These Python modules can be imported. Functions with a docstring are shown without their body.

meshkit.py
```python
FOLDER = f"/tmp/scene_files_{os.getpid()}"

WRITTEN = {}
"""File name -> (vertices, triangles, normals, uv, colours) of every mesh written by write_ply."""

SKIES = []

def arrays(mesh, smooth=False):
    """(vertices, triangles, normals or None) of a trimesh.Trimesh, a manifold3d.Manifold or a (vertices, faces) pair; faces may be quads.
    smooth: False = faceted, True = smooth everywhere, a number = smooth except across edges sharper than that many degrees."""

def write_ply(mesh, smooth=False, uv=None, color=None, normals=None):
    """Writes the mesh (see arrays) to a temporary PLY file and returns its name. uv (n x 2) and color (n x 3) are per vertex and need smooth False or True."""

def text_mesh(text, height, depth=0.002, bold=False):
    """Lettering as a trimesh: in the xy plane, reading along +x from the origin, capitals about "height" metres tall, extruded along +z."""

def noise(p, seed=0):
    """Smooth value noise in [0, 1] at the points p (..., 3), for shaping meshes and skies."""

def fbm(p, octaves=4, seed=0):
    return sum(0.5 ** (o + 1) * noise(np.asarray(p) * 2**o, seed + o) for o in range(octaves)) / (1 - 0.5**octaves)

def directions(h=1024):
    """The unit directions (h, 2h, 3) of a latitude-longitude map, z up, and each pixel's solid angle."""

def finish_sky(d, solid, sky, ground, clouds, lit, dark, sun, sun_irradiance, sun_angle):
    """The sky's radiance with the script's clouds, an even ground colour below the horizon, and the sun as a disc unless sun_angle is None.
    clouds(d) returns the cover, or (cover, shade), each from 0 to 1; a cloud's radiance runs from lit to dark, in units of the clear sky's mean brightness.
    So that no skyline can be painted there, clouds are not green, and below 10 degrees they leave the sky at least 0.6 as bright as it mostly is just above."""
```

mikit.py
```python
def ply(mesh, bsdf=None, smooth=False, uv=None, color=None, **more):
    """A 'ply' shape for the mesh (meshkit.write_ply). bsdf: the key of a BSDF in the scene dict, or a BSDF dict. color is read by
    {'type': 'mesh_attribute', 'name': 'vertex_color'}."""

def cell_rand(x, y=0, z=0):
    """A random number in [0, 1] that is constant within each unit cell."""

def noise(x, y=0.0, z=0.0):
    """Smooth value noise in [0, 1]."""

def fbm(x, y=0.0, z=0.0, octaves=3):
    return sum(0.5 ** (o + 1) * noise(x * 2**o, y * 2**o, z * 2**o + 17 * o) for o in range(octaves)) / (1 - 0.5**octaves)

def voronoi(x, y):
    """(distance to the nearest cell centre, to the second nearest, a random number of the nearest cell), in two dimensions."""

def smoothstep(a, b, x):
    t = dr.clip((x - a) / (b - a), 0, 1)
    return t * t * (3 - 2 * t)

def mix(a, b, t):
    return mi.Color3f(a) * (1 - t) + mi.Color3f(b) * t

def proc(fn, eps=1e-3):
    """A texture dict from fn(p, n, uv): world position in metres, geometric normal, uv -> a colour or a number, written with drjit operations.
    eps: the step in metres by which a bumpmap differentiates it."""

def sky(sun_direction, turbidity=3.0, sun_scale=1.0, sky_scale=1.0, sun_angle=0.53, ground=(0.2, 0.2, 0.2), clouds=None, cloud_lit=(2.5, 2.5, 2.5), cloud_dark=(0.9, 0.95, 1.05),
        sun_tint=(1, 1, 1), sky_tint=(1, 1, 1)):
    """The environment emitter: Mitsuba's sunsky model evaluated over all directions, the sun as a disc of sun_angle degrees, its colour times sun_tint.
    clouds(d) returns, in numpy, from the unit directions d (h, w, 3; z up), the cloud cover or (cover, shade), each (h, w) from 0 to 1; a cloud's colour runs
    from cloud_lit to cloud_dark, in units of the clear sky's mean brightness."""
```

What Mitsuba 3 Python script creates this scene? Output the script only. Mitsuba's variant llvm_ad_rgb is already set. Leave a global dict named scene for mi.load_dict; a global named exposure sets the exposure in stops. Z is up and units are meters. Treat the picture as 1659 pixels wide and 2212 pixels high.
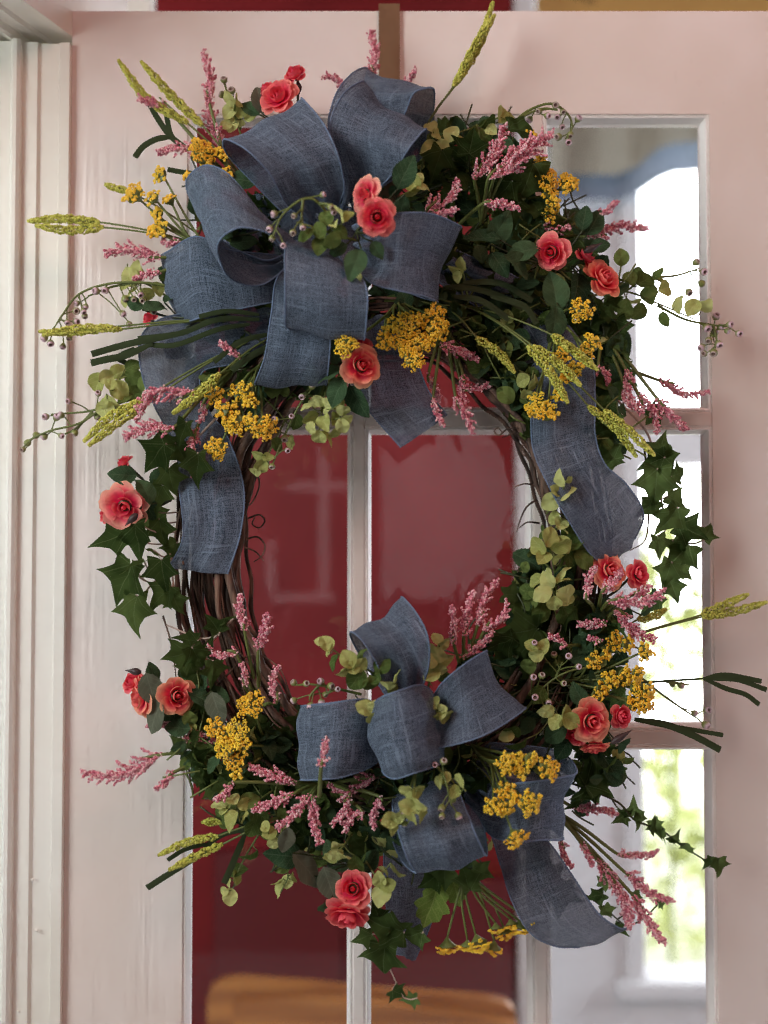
import math, numpy as np, trimesh, mitsuba as mi, drjit as dr, mikit, meshkit, shapely
from mikit import proc, noise, fbm, cell_rand, smoothstep, mix
# ---------------------------------------------------------------- camera, light, exposure
PITCH = math.radians(2.0)
DIST, EYE = 1.15, 1.55
TH = 0.4 / DIST                       # half-width tangent: the photograph is 0.80 m wide at the door
CAM = np.array([0, -DIST / 1.0, EYE])
FWD = np.array([0, math.cos(PITCH), math.sin(PITCH)])
UP = np.array([0, -math.sin(PITCH), math.cos(PITCH)])
RIGHT = np.array([1.0, 0, 0])
exposure = 0.22
scene, labels = {}, {}
T4 = mi.ScalarTransform4f
scene['camera'] = {'type': 'thinlens', 'fov': 2 * math.degrees(math.atan(TH)), 'fov_axis': 'x',
                   'aperture_radius': 0.0085, 'focus_distance': DIST - 0.085, 'near_clip': 0.02, 'far_clip': 60.0,
                   'to_world': T4().look_at(origin=CAM.tolist(), target=(CAM + FWD).tolist(), up=UP.tolist())}
rng = np.random.default_rng(11)


def M4(X, Y, Z, p):
    m = np.eye(4)
    m[:3, 0], m[:3, 1], m[:3, 2], m[:3, 3] = X, Y, Z, p
    return T4(m)


def lamp(key, pos, target, w, h, rad):
    """an even area light: one rectangle that shines towards the target"""
    z = np.array(target, float) - pos
    z /= np.linalg.norm(z)
    x = np.cross([0, 0, 1.0], z); x /= np.linalg.norm(x)
    y = np.cross(z, x)
    v = np.array([pos + a * w / 2 * x + b * h / 2 * y for a, b in ((-1, -1), (1, -1), (1, 1), (-1, 1))])
    scene[key] = mikit.ply((v, np.array([[0, 1, 2], [0, 2, 3]])), 'bsdf_lamp', emitter={'type': 'area', 'radiance': {'type': 'rgb', 'value': list(rad)}})


scene['bsdf_lamp'] = {'type': 'diffuse', 'reflectance': {'type': 'rgb', 'value': [0.5, 0.5, 0.5]}}
# the room the camera stands in: a tall window to the left, an added pink fill for red wall bounce, high on the right; and the day outside the far window
lamp('daylight_window', np.array([-1.6, -1.5, 2.2]), (0, 0, 1.55), 1.0, 1.4, (6.9, 7.3, 7.2))
lamp('daylight_window_001', np.array([0.9, -1.9, 3.45]), (0, 0, 1.6), 1.6, 1.1, (3.3, 1.42, 1.10))
# added lights: dim panel the middle panes mirror; unseen fill for the far room
lamp('daylight_window_002', np.array([0.30, -3.1, 1.86]), (0.30, 0, 1.86), 0.62, 1.0, (0.14, 0.09, 0.10))
lamp('daylight_window_003', np.array([2.9, 0.75, 1.9]), (0.9, 1.9, 1.4), 0.9, 1.6, (7.5, 8.1, 9.0))


# ---------------------------------------------------------------- helpers
def ray(u, v):
    return FWD + RIGHT * ((u - 829.5) / 829.5 * TH) + UP * ((1106 - v) / 829.5 * TH)


def P(u, v, h=0.0):
    """the point h centimetres in front of the door face that stands at (u, v) of the 1659 x 2212 picture"""
    d = ray(u, v)
    return CAM + d * ((-h / 100 - CAM[1]) / d[1])


def S(h=0.0):
    return (DIST - h / 100) * TH / 829.5


count = {}


def key_for(base):
    n = count.get(base, -1) + 1
    count[base] = n
    return base if n == 0 else f'{base}_{n:03d}'


def thing(base, label, cat, group=None, kind=None):
    k = key_for(base)
    labels[k] = {'label': label, 'category': cat}
    if group: labels[k]['group'] = group
    if kind: labels[k]['kind'] = kind
    return k


def part(parent, name, shape, label=None, kind=None, to_world=None):
    k = key_for(f'{parent}__{name}')
    scene[k] = {**shape, 'to_world': to_world} if to_world is not None else shape
    if label or kind:
        labels[k] = {a: b for a, b in (('label', label), ('kind', kind)) if b}
    return k


def unit(v):
    v = np.asarray(v, float)
    return v / (np.linalg.norm(v) + 1e-12)


def spline(pts, n):
    """Catmull-Rom through the points, n samples"""
    p = np.asarray(pts, float)
    if len(p) == 2:
        t = np.linspace(0, 1, n)[:, None]
        return p[0] * (1 - t) + p[1] * t
    q = np.vstack([2 * p[0] - p[1], p, 2 * p[-1] - p[-2]])
    x = np.linspace(0, len(p) - 1, n)
    i = np.minimum(x.astype(int), len(p) - 2)
    t = (x - i)[:, None]
    a, b, c, d = q[i], q[i + 1], q[i + 2], q[i + 3]
    return 0.5 * (2 * b + (c - a) * t + (2 * a - 5 * b + 4 * c - d) * t**2 + (3 * b - a - 3 * c + d) * t**3)


def tube(points, radii, sides=6):
    p = np.asarray(points, float)
    t = np.gradient(p, axis=0)
    t /= np.linalg.norm(t, axis=1, keepdims=True) + 1e-12
    a = np.cross(t[0], [0, 0, 1.0] if abs(t[0][2]) < 0.9 else [1.0, 0, 0]); a = unit(a)
    A = np.empty_like(p)
    for k in range(len(p)):
        a = unit(a - t[k] * (a @ t[k])); A[k] = a
    B, ang = np.cross(t, A), np.arange(sides) * 2 * np.pi / sides
    r = np.broadcast_to(radii, (len(p),))[:, None, None]
    v = p[:, None] + r * (np.cos(ang)[None, :, None] * A[:, None] + np.sin(ang)[None, :, None] * B[:, None])
    i, j = np.meshgrid(np.arange(len(p) - 1), np.arange(sides), indexing='ij')
    q = np.stack([i * sides + j, i * sides + (j + 1) % sides, (i + 1) * sides + (j + 1) % sides, (i + 1) * sides + j], -1).reshape(-1, 4)
    n = len(p) * sides
    v = np.vstack([v.reshape(-1, 3), p[:1], p[-1:]])
    j = np.arange(sides); k = (j + 1) % sides
    caps = np.vstack([np.stack([k, j, j * 0 + n], 1), np.stack([j + n - sides, k + n - sides, j * 0 + n + 1], 1)])
    return v, np.vstack([q[:, [0, 1, 2]], q[:, [0, 2, 3]], caps])


def join(parts):
    vs, fs, at = [], [], 0
    for v, f in parts:
        vs.append(v); fs.append(np.asarray(f) + at); at += len(v)
    return np.vstack(vs), np.vstack(fs)


ICO = trimesh.creation.icosphere(0)
ICO_V, ICO_F = np.array(ICO.vertices), np.array(ICO.faces)


def beads(centres, radii, colors):
    c, r, col = np.asarray(centres), np.broadcast_to(radii, (len(centres),)), np.asarray(colors)
    v = (c[:, None] + r[:, None, None] * ICO_V[None]).reshape(-1, 3)
    f = (ICO_F[None] + (np.arange(len(c)) * len(ICO_V))[:, None, None]).reshape(-1, 3)
    return mikit.ply((v, f), 'bead', True, color=np.repeat(col, len(ICO_V), 0))


def box(x0, x1, y0, y1, z0, z1, bevel=0.0):
    if bevel <= 0:
        m = trimesh.creation.box(bounds=[[x0, y0, z0], [x1, y1, z1]])
        return np.array(m.vertices), np.array(m.faces)
    pts = []
    b = bevel
    for sx in (0, 1):
        for sy in (0, 1):
            for sz in (0, 1):
                c = [(x0, x1)[sx], (y0, y1)[sy], (z0, z1)[sz]]
                s = [1 - 2 * sx, 1 - 2 * sy, 1 - 2 * sz]
                for k in range(3):
                    q = [c[i] + (s[i] * b if i != k else 0) for i in range(3)]
                    pts.append(q)
    m = trimesh.Trimesh(pts).convex_hull
    return np.array(m.vertices), np.array(m.faces)


# ---------------------------------------------------------------- materials
def rgb(*c):
    return {'type': 'rgb', 'value': list(c)}


def paint(base, scale, amp, seed):
    def col(p, n, uv):
        m = fbm(p.x * 9 + seed, p.z * 7, p.y * 9, 3)
        spot = smoothstep(0.90, 0.95, noise(p.x * 120 + seed, p.y * 120, p.z * 90)) * smoothstep(0.66, 0.78, noise(p.x * 6 + seed, p.z * 6, 3.0))
        c = mix(base, [base[0] * 0.93, base[1] * 0.91, base[2] * 0.88], smoothstep(0.35, 0.75, m))
        return mix(c, [0.30, 0.24, 0.20], spot * (0.2 if scale < 300 else 0.04))
    def bump(p, n, uv):
        worn = 1.0 if scale < 300 else (1 - smoothstep(-0.212, -0.200, p.x)) * (1 - smoothstep(1.93, 2.06, p.z)) * (0.35 + 0.65 * smoothstep(0.3, 0.6, noise(p.x * 14, p.z * 5, 8.0))) + 0.05
        return worn * amp * (noise(p.x * scale + seed, p.z * 11, p.y * scale) * 0.7 + noise(p.x * scale * 2.3, p.z * 23, 5.0) * 0.3)
    return {'type': 'twosided', 'b': {'type': 'bumpmap', 'arbitrary': proc(bump, 0.0008), 'scale': 1.0,
            'nested_bsdf': {'type': 'principled', 'base_color': proc(col), 'roughness': 0.42, 'specular': 0.4}}}


scene['door_paint'] = paint([0.79, 0.715, 0.675], 430.0, 0.00075, 3.0)
scene['door_paint_smooth'] = paint([0.78, 0.695, 0.65], 90.0, 0.00012, 7.0)
scene['frame_paint'] = paint([0.82, 0.815, 0.755], 120.0, 0.00012, 11.0)
scene['bead_paint'] = {'type': 'twosided', 'b': {'type': 'principled', 'base_color': rgb(0.84, 0.81, 0.78), 'roughness': 0.35, 'specular': 0.45}}
scene['wall_white'] = {'type': 'twosided', 'b': {'type': 'diffuse', 'reflectance': rgb(0.78, 0.78, 0.78)}}
scene['pane_glass'] = {'type': 'thindielectric', 'int_ior': 1.5}


def red(p, n, uv):
    m = fbm(p.x * 3.0, p.z * 2.2, p.y * 3, 3)
    return mix([0.27, 0.017, 0.021], [0.16, 0.010, 0.014], smoothstep(0.3, 0.75, m))
scene['red_paint'] = {'type': 'twosided', 'b': {'type': 'principled', 'base_color': proc(red), 'roughness': 0.5, 'specular': 0.3}}


def wood(p, n, uv):
    g = fbm(p.x * 4, p.z * 60, p.y * 30, 3)
    return mix([0.62, 0.27, 0.075], [0.42, 0.15, 0.04], smoothstep(0.3, 0.72, g))
scene['honey_wood'] = {'type': 'twosided', 'b': {'type': 'principled', 'base_color': proc(wood), 'roughness': 0.35, 'specular': 0.5}}
scene['alcove_shade_paint'] = {'type': 'twosided', 'b': {'type': 'principled', 'base_color': rgb(0.14, 0.012, 0.016), 'roughness': 0.5}}  # recess shade put into a darker maroon
scene['bronze'] = {'type': 'twosided', 'b': {'type': 'principled', 'base_color': rgb(0.17, 0.105, 0.055), 'roughness': 0.4, 'metallic': 0.35}}


def denim(p, n, uv):
    u, v = uv.x * 1000, uv.y * 1000            # millimetres across and along the ribbon
    a = noise(u * 2.1, v * 0.09, 1.0) * 0.5 + noise(u * 3.3, v * 0.3, 2.0) * 0.5
    b = noise(u * 0.09, v * 2.1, 3.0) * 0.5 + noise(u * 0.3, v * 3.3, 4.0) * 0.5
    grain = noise(u * 2.6, v * 2.6, 5.0)
    slub = smoothstep(0.80, 0.93, noise(u * 0.9, v * 0.03, 6.0)) + smoothstep(0.80, 0.93, noise(u * 0.03, v * 0.9, 7.0))
    t = 0.36 * a + 0.36 * b + 0.42 * grain - 0.07
    c = mix([0.032, 0.047, 0.076], [0.190, 0.232, 0.300], smoothstep(0.22, 0.78, t))
    return mix(c, [0.27, 0.33, 0.43], dr.minimum(slub, 1.0) * 0.42)
def weave_bump(p, n, uv):
    u, v = uv.x * 1000, uv.y * 1000
    return 0.00012 * (noise(u * 1.1, v * 0.09, 1.0) + noise(u * 0.09, v * 1.1, 3.0))
# an open weave: a tenth of it is the gaps between the threads
scene['denim_ribbon'] = {'type': 'mask', 'opacity': 0.91, 'b': {'type': 'bumpmap', 'arbitrary': proc(weave_bump, 0.0004), 'scale': 1.0,
                         'nested_bsdf': {'type': 'principledthin', 'base_color': proc(denim), 'roughness': 0.85, 'spec_trans': 0.0, 'diff_trans': 0.20, 'sheen': 0.3, 'eta': 1.3}}}
scene['ribbon_edge'] = {'type': 'twosided', 'b': {'type': 'principled', 'base_color': rgb(0.13, 0.18, 0.275), 'roughness': 0.85}}


def vein_mask(x, y, k, slope):
    """midrib and side veins on a flat leaf, x across, y from stalk to tip"""
    ax = dr.abs(x)
    mid = 1 - smoothstep(0.004, 0.02, ax)
    s = (y - ax * slope) * k
    f = dr.abs(s - dr.floor(s) - 0.5)
    return dr.maximum(mid, (1 - smoothstep(0.03, 0.11, f)) * 0.7)


def leaf_material(dark, light, vein, k, slope, net, rough, trans):
    def col(p, n, uv):
        var = dr.floor(uv.x / 3)
        x, y = uv.x - 3 * var - 1.5, uv.y
        tone = cell_rand(var, 5.0, 1.0) * 0.75 + 0.25 * fbm(x * 5 + var, y * 5, 1.0, 2)
        c = mix(dark, light, tone)
        m = vein_mask(x, y, k, slope)
        if net:
            d1, d2, _ = mikit.voronoi(x * 17 + var * 7, y * 17)
            m = dr.maximum(m, 0.55 * (1 - smoothstep(0.03, 0.16, d2 - d1)))
        return mix(c, vein, m * 0.55)
    return {'type': 'principledthin', 'base_color': proc(col), 'roughness': rough, 'diff_trans': trans, 'eta': 1.45, 'spec_trans': 0.0}


def ivy_col(p, n, uv):
    var = dr.floor(uv.x / 3)
    x, y = uv.x - 3 * var - 1.5, uv.y - 0.02
    tone = cell_rand(var, 5.0, 1.0) * 0.7 + 0.3 * fbm(x * 4 + var, y * 4, 1.0, 2)
    c = mix([0.030, 0.062, 0.017], [0.135, 0.195, 0.058], tone)
    m = mi.Float(0)
    for ang in (0.0, 48.0, 105.0):
        a = math.radians(ang)
        ax = dr.abs(x)
        along, off = ax * math.sin(a) + y * math.cos(a), dr.abs(ax * math.cos(a) - y * math.sin(a))
        m = dr.maximum(m, (1 - smoothstep(0.003, 0.016, off)) * smoothstep(-0.02, 0.02, along))
    s = (y - dr.abs(x) * 0.9) * 6
    f = dr.abs(s - dr.floor(s) - 0.5)
    m = dr.maximum(m, (1 - smoothstep(0.02, 0.07, f)) * 0.35)
    return mix(c, [0.17, 0.23, 0.10], m * 0.6)


scene['ivy_leaf'] = {'type': 'principledthin', 'base_color': proc(ivy_col), 'roughness': 0.36, 'diff_trans': 1.6, 'eta': 1.45, 'spec_trans': 0.0}
scene['rose_leaf'] = leaf_material([0.022, 0.052, 0.026], [0.078, 0.132, 0.060], [0.12, 0.18, 0.10], 6.0, 0.9, True, 0.38, 0.4)
scene['round_leaf'] = leaf_material([0.34, 0.37, 0.095], [0.62, 0.64, 0.26], [0.56, 0.56, 0.28], 4.0, 1.1, False, 0.5, 0.6)
scene['round_leaf_green'] = leaf_material([0.055, 0.098, 0.025], [0.20, 0.26, 0.075], [0.22, 0.26, 0.10], 4.0, 1.1, False, 0.45, 0.6)
scene['yarrow_leaf'] = leaf_material([0.11, 0.17, 0.035], [0.17, 0.24, 0.05], [0.34, 0.40, 0.13], 5.0, 1.0, True, 0.5, 0.6)
scene['grey_leaf'] = leaf_material([0.11, 0.125, 0.085], [0.16, 0.17, 0.12], [0.20, 0.21, 0.16], 6.0, 0.9, False, 0.6, 0.4)
scene['grass_leaf'] = {'type': 'principledthin', 'base_color': rgb(0.046, 0.062, 0.030), 'roughness': 0.45, 'diff_trans': 0.3, 'eta': 1.4, 'spec_trans': 0.0}
scene['petal'] = {'type': 'principledthin', 'base_color': {'type': 'mesh_attribute', 'name': 'vertex_color'}, 'roughness': 0.65, 'diff_trans': 0.55, 'eta': 1.35, 'spec_trans': 0.0, 'sheen': 0.3}
scene['bead'] = {'type': 'twosided', 'b': {'type': 'principled', 'base_color': {'type': 'mesh_attribute', 'name': 'vertex_color'}, 'roughness': 0.45, 'specular': 0.5}}
scene['stem_green'] = {'type': 'twosided', 'b': {'type': 'principled', 'base_color': rgb(0.13, 0.16, 0.04), 'roughness': 0.5}}
scene['stem_dark'] = {'type': 'twosided', 'b': {'type': 'principled', 'base_color': rgb(0.045, 0.058, 0.02), 'roughness': 0.5}}
scene['stem_pale'] = {'type': 'twosided', 'b': {'type': 'principled', 'base_color': rgb(0.50, 0.37, 0.31), 'roughness': 0.5}}
scene['sepal_dark'] = {'type': 'twosided', 'b': {'type': 'principled', 'base_color': rgb(0.045, 0.025, 0.025), 'roughness': 0.5}}


def bark(p, n, uv):
    g = fbm(p.x * 160, p.z * 35, p.y * 160, 3)
    return mix([0.035, 0.020, 0.014], [0.22, 0.125, 0.085], smoothstep(0.3, 0.8, g))
scene['vine_bark'] = {'type': 'twosided', 'b': {'type': 'principled', 'base_color': proc(bark), 'roughness': 0.75}}


def linen(p, n, uv):
    a = noise(p.x * 900, p.z * 60, 1.0) * 0.5 + noise(p.x * 60, p.z * 900, 2.0) * 0.5
    return mix([0.34, 0.33, 0.26], [0.50, 0.48, 0.39], a)
scene['linen'] = {'type': 'principledthin', 'base_color': proc(linen), 'roughness': 0.9, 'diff_trans': 0.28, 'eta': 1.3, 'spec_trans': 0.0}
scene['blue_voile'] = {'type': 'principledthin', 'base_color': rgb(0.22, 0.265, 0.33), 'roughness': 0.9, 'diff_trans': 0.5, 'eta': 1.3, 'spec_trans': 0.0}
def join_(ps):
    return np.vstack([p[0] for p in ps]), np.vstack([p[1] + 4 * k for k, p in enumerate(ps)])


# ---------------------------------------------------------------- the setting: door, frame, the room and the day behind it
def px(u): return P(u, 1106)[0]
def pz(v): return P(829.5, v)[2]


ZTOP, ZBOT = pz(24), pz(24) - 2.04
XL, XR = px(146), px(1700)
cols = [(399, 763), (788, 1152), (1177, 1541)]
rz = [pz(246), pz(890)]
pitch_z = (pz(246) - pz(1610)) / 2
hgt = rz[0] - rz[1]
rows = [(rz[0] - k * pitch_z, rz[0] - k * pitch_z - hgt) for k in range(5)]
door = thing('door', 'white painted glazed door with small panes, standing open behind the wreath', 'door')
TD = 0.036
xs = [(px(a), px(b)) for a, b in cols]
B = 0.0012
part(door, 'stile', mikit.ply(box(XL, xs[0][0], 0, TD, ZBOT, rows[0][0], 0), 'door_paint'), 'left stile with brush-marked paint')
part(door, 'stile', mikit.ply(box(xs[2][1], XR, 0, TD, ZBOT, rows[0][0], 0), 'door_paint'), 'right stile in pinkish shade')
part(door, 'rail', mikit.ply(box(XL, XR, 0, TD, rows[0][0], ZTOP, 0), 'door_paint'), 'wide top rail')
part(door, 'rail', mikit.ply(box(xs[0][0] + 2e-4, xs[2][1] - 2e-4, 0.0002, TD, ZBOT, rows[4][1], 0.0006), 'door_paint'))
for k in range(2):
    part(door, 'muntin', mikit.ply(box(xs[k][1], xs[k + 1][0], 0.0004, TD, rows[4][1], rows[0][0], B), 'door_paint'))
for k in range(4):
    for c in range(3):
        part(door, 'muntin', mikit.ply(box(xs[c][0] + 1e-4, xs[c][1] - 1e-4, 0.0006, TD, rows[k + 1][0], rows[k][1], B), 'door_paint'))


def glazing_bead(x0, x1, z0, z1):
    rings = [(-0.0004, 0.0022), (0.0006, 0.0016), (0.0012, 0.0030), (0.0022, 0.0014), (0.0036, 0.0020), (0.0060, 0.0105), (0.0066, 0.0125), (0.0066, 0.022)]
    v, f = [], []
    for i, y in rings:
        v += [[x0 + i, y, z0 + i], [x1 - i, y, z0 + i], [x1 - i, y, z1 - i], [x0 + i, y, z1 - i]]
    for r in range(len(rings) - 1):
        for j in range(4):
            a, b = r * 4 + j, r * 4 + (j + 1) % 4
            f += [[a, b, b + 4], [a, b + 4, a + 4]]
    return np.array(v), np.array(f)


for r in range(4):
    for c in range(3):
        x0, x1, z1, z0 = xs[c][0], xs[c][1], rows[r][0], rows[r][1]
        b = part(door, 'glazing_bead', mikit.ply(glazing_bead(x0, x1, z0, z1), 'bead_paint'))
        g = np.array([[x0 + .004, .0145, z0 + .004], [x1 - .004, .0145, z0 + .004], [x1 - .004, .0145, z1 - .004], [x0 + .004, .0145, z1 - .004]])
        part(door, 'pane', mikit.ply((g, np.array([[0, 1, 2], [0, 2, 3]])), 'pane_glass'))

# the door frame on the left: a moulded jamb that faces us and a head that runs overhead towards us
X0 = px(146)
def fx(u): return X0 + (u - 160) * S()
prof = [(-260, -.012), (36, -.012), (38, -.0165), (44, -.019), (52, -.019), (58, -.0165), (59, -.010), (91, -.010), (94, -.008), (96, -.006), (136, -.006), (138, -.0085), (159.4, -.0085), (159.4, .10), (-260, .10)]
ZH = P(60, 100)[2]
poly = [(fx(u), y) for u, y in prof]
v = np.array([[x, y, z] for z in (ZBOT - 0.02, ZH) for x, y in poly]); n = len(poly)
tri = trimesh.creation.triangulate_polygon(shapely.Polygon(poly), engine='earcut')
f = [[k, (k + 1) % n, (k + 1) % n + n] for k in range(n)] + [[k, (k + 1) % n + n, k + n] for k in range(n)]
frame = thing('door_frame', 'white moulded door frame along the left edge, running up to a head overhead', 'door frame')
jm = trimesh.Trimesh(v, np.array(f), process=False)
cap = trimesh.creation.extrude_polygon(shapely.Polygon(poly), ZH - ZBOT + 0.02, engine='earcut'); cap.apply_translation([0, 0, ZBOT - 0.02])
part(frame, 'jamb', mikit.ply(cap, 'frame_paint', smooth=25))
hd = []
for u, y in prof[:-2]:
    hd.append((fx(u), ZH + (y + 0.019) * 1.0))
hd[0] = (fx(-260), hd[0][1])
hd += [(fx(159.4), ZH + 0.2), (fx(-260), ZH + 0.2)]
hp = shapely.Polygon(hd)
h = trimesh.creation.extrude_polygon(hp, 0.42, engine='earcut')      # x, z-profile in xy, extruded along z
hv = np.array(h.vertices)
a = math.radians(71)
w = np.stack([hv[:, 0] - math.cos(a) / math.sin(a) * (hv[:, 2] - 0.1), 0.1 - hv[:, 2], hv[:, 1]], 1)
hm = trimesh.Trimesh(w, h.faces, process=False)
part(frame, 'head', mikit.ply(hm, 'frame_paint', smooth=25), 'moulded head of the frame seen from below')
for (u, v_) in ((118, 137), (25, 1350), (70, 1900), (80, 2010), (40, 2185)):
    q = P(u, v_, 1.0 if u < 95 else -0.6)
    part(frame, 'nail_head', mikit.ply(trimesh.creation.icosphere(1, 0.0016).apply_translation([q[0], q[1], q[2]]), 'frame_paint', True))

# over-door hanger
hk = thing('wreath_hanger', 'brown metal strap hooked over the top of the door above the upper bow', 'hanger')
u0, u1 = px(818), px(864)
strap = [(-.0030, pz(560)), (-.0030, ZTOP + .004), (TD + .004, ZTOP + .004), (TD + .004, ZTOP - .05), (TD + .0058, ZTOP - .05), (TD + .0058, ZTOP + .0058), (-.0048, ZTOP + .0058), (-.0048, pz(560))]
st = trimesh.creation.extrude_polygon(shapely.Polygon(strap), u1 - u0, engine='earcut')
sv = np.array(st.vertices)
part(hk, 'strap', mikit.ply(trimesh.Trimesh(np.stack([u0 + sv[:, 2], sv[:, 0], sv[:, 1]], 1), st.faces, process=False), 'bronze'))
hookp = [np.array([(u0 + u1) / 2, y, z]) for y, z in ((-.004, pz(560)), (-.012, pz(590)), (-.03, pz(585)), (-.036, pz(555)))]
part(hk, 'hook', mikit.ply(tube(spline(hookp, 12), 0.006, 8), 'bronze', True))

# the room behind
YB, YW = -150, -190
def Q(u, v, h=YW): return P(u, v, h)
def slab(name, par, x0, x1, z0, z1, y0, y1, mat, label=None, bevel=0.003):
    return part(par, name, mikit.ply(box(x0, x1, y0, y1, z0, z1, bevel), mat), label)


rw = thing('red_wall', 'dark red wall of the room behind the glass', 'wall')
xr = Q(1112, 1106, YB)[0]
slab('wall_face', rw, -2.6, xr, -0.3, 3.2, 1.50, 1.62, 'red_paint')
slab('corner_trim', rw, xr + .001, Q(1156, 1106, YB)[0], -0.3, 3.2, 1.47, 1.95, 'wall_white', 'white painted trim at the corner')
slab('header_board', rw, Q(80, 20, -60)[0], Q(326, 20, -60)[0], P(200, 60, -60)[2], P(200, 60, -60)[2] + .4, .60, .64, 'frame_paint', 'white board end above the door')
al = thing('alcove_shade', 'shade of a wall recess painted dark maroon low behind the glass, above the wooden bench back', 'painted shade')  # dark slabs carry the shade of a wall recess in their colour
slab('panel', al, Q(472, 1106, YB)[0], Q(740, 1106, YB)[0], -0.3, Q(0, 1830, YB)[2], 1.46, 1.4995, 'alcove_shade_paint')
slab('panel', al, Q(745, 1106, YB)[0], xr - .02, -0.3, Q(0, 1890, YB)[2], 1.46, 1.4995, 'alcove_shade_paint')
ww = thing('window_wall', 'white window wall with a bright sash window at the right of the far room', 'wall')
wx0, wx1, ox0, ox1 = Q(1157, 0)[0], 3.2, Q(1375, 0)[0], Q(1790, 0)[0]
zt, zm1, zm0, zb = Q(0, 190)[2], Q(0, 885)[2], Q(0, 1003)[2], Q(0, 2106)[2]
slab('wall_face', ww, wx0, ox0 - .05, -0.3, 3.2, 1.90, 2.02, 'wall_white')
slab('wall_face', ww, ox1 + .05, wx1, -0.3, 3.2, 1.90, 2.02, 'wall_white')
slab('wall_face', ww, ox0 - .0495, ox1 + .0495, zt + .05, 3.2, 1.901, 2.02, 'wall_white')
slab('wall_face', ww, ox0 - .0495, ox1 + .0495, -0.3, zb - .05, 1.901, 2.02, 'wall_white')
wf = part(ww, 'window_frame', mikit.ply(box(ox0 - .05, ox0, 1.88, 2.0, zb - .05, zt + .05, .004), 'wall_white'))
part(ww, 'window_frame', mikit.ply(box(ox1, ox1 + .05, 1.88, 2.0, zb - .05, zt + .05, .004), 'wall_white'))
part(ww, 'meeting_rail', mikit.ply(box(ox0 + .001, ox1 - .001, 1.93, 1.98, zm0, zm1, .004), 'wall_white'))
part(ww, 'window_sill', mikit.ply(box(ox0 - .08, ox1 + .08, 1.84, 2.0, zb - .045, zb - .004, .006), 'wall_white'))
part(ww, 'sash_bar', mikit.ply(box(Q(1600, 0)[0] - .012, Q(1600, 0)[0] + .012, 1.94, 1.97, zb, zm0, .003), 'wall_white'))
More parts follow.
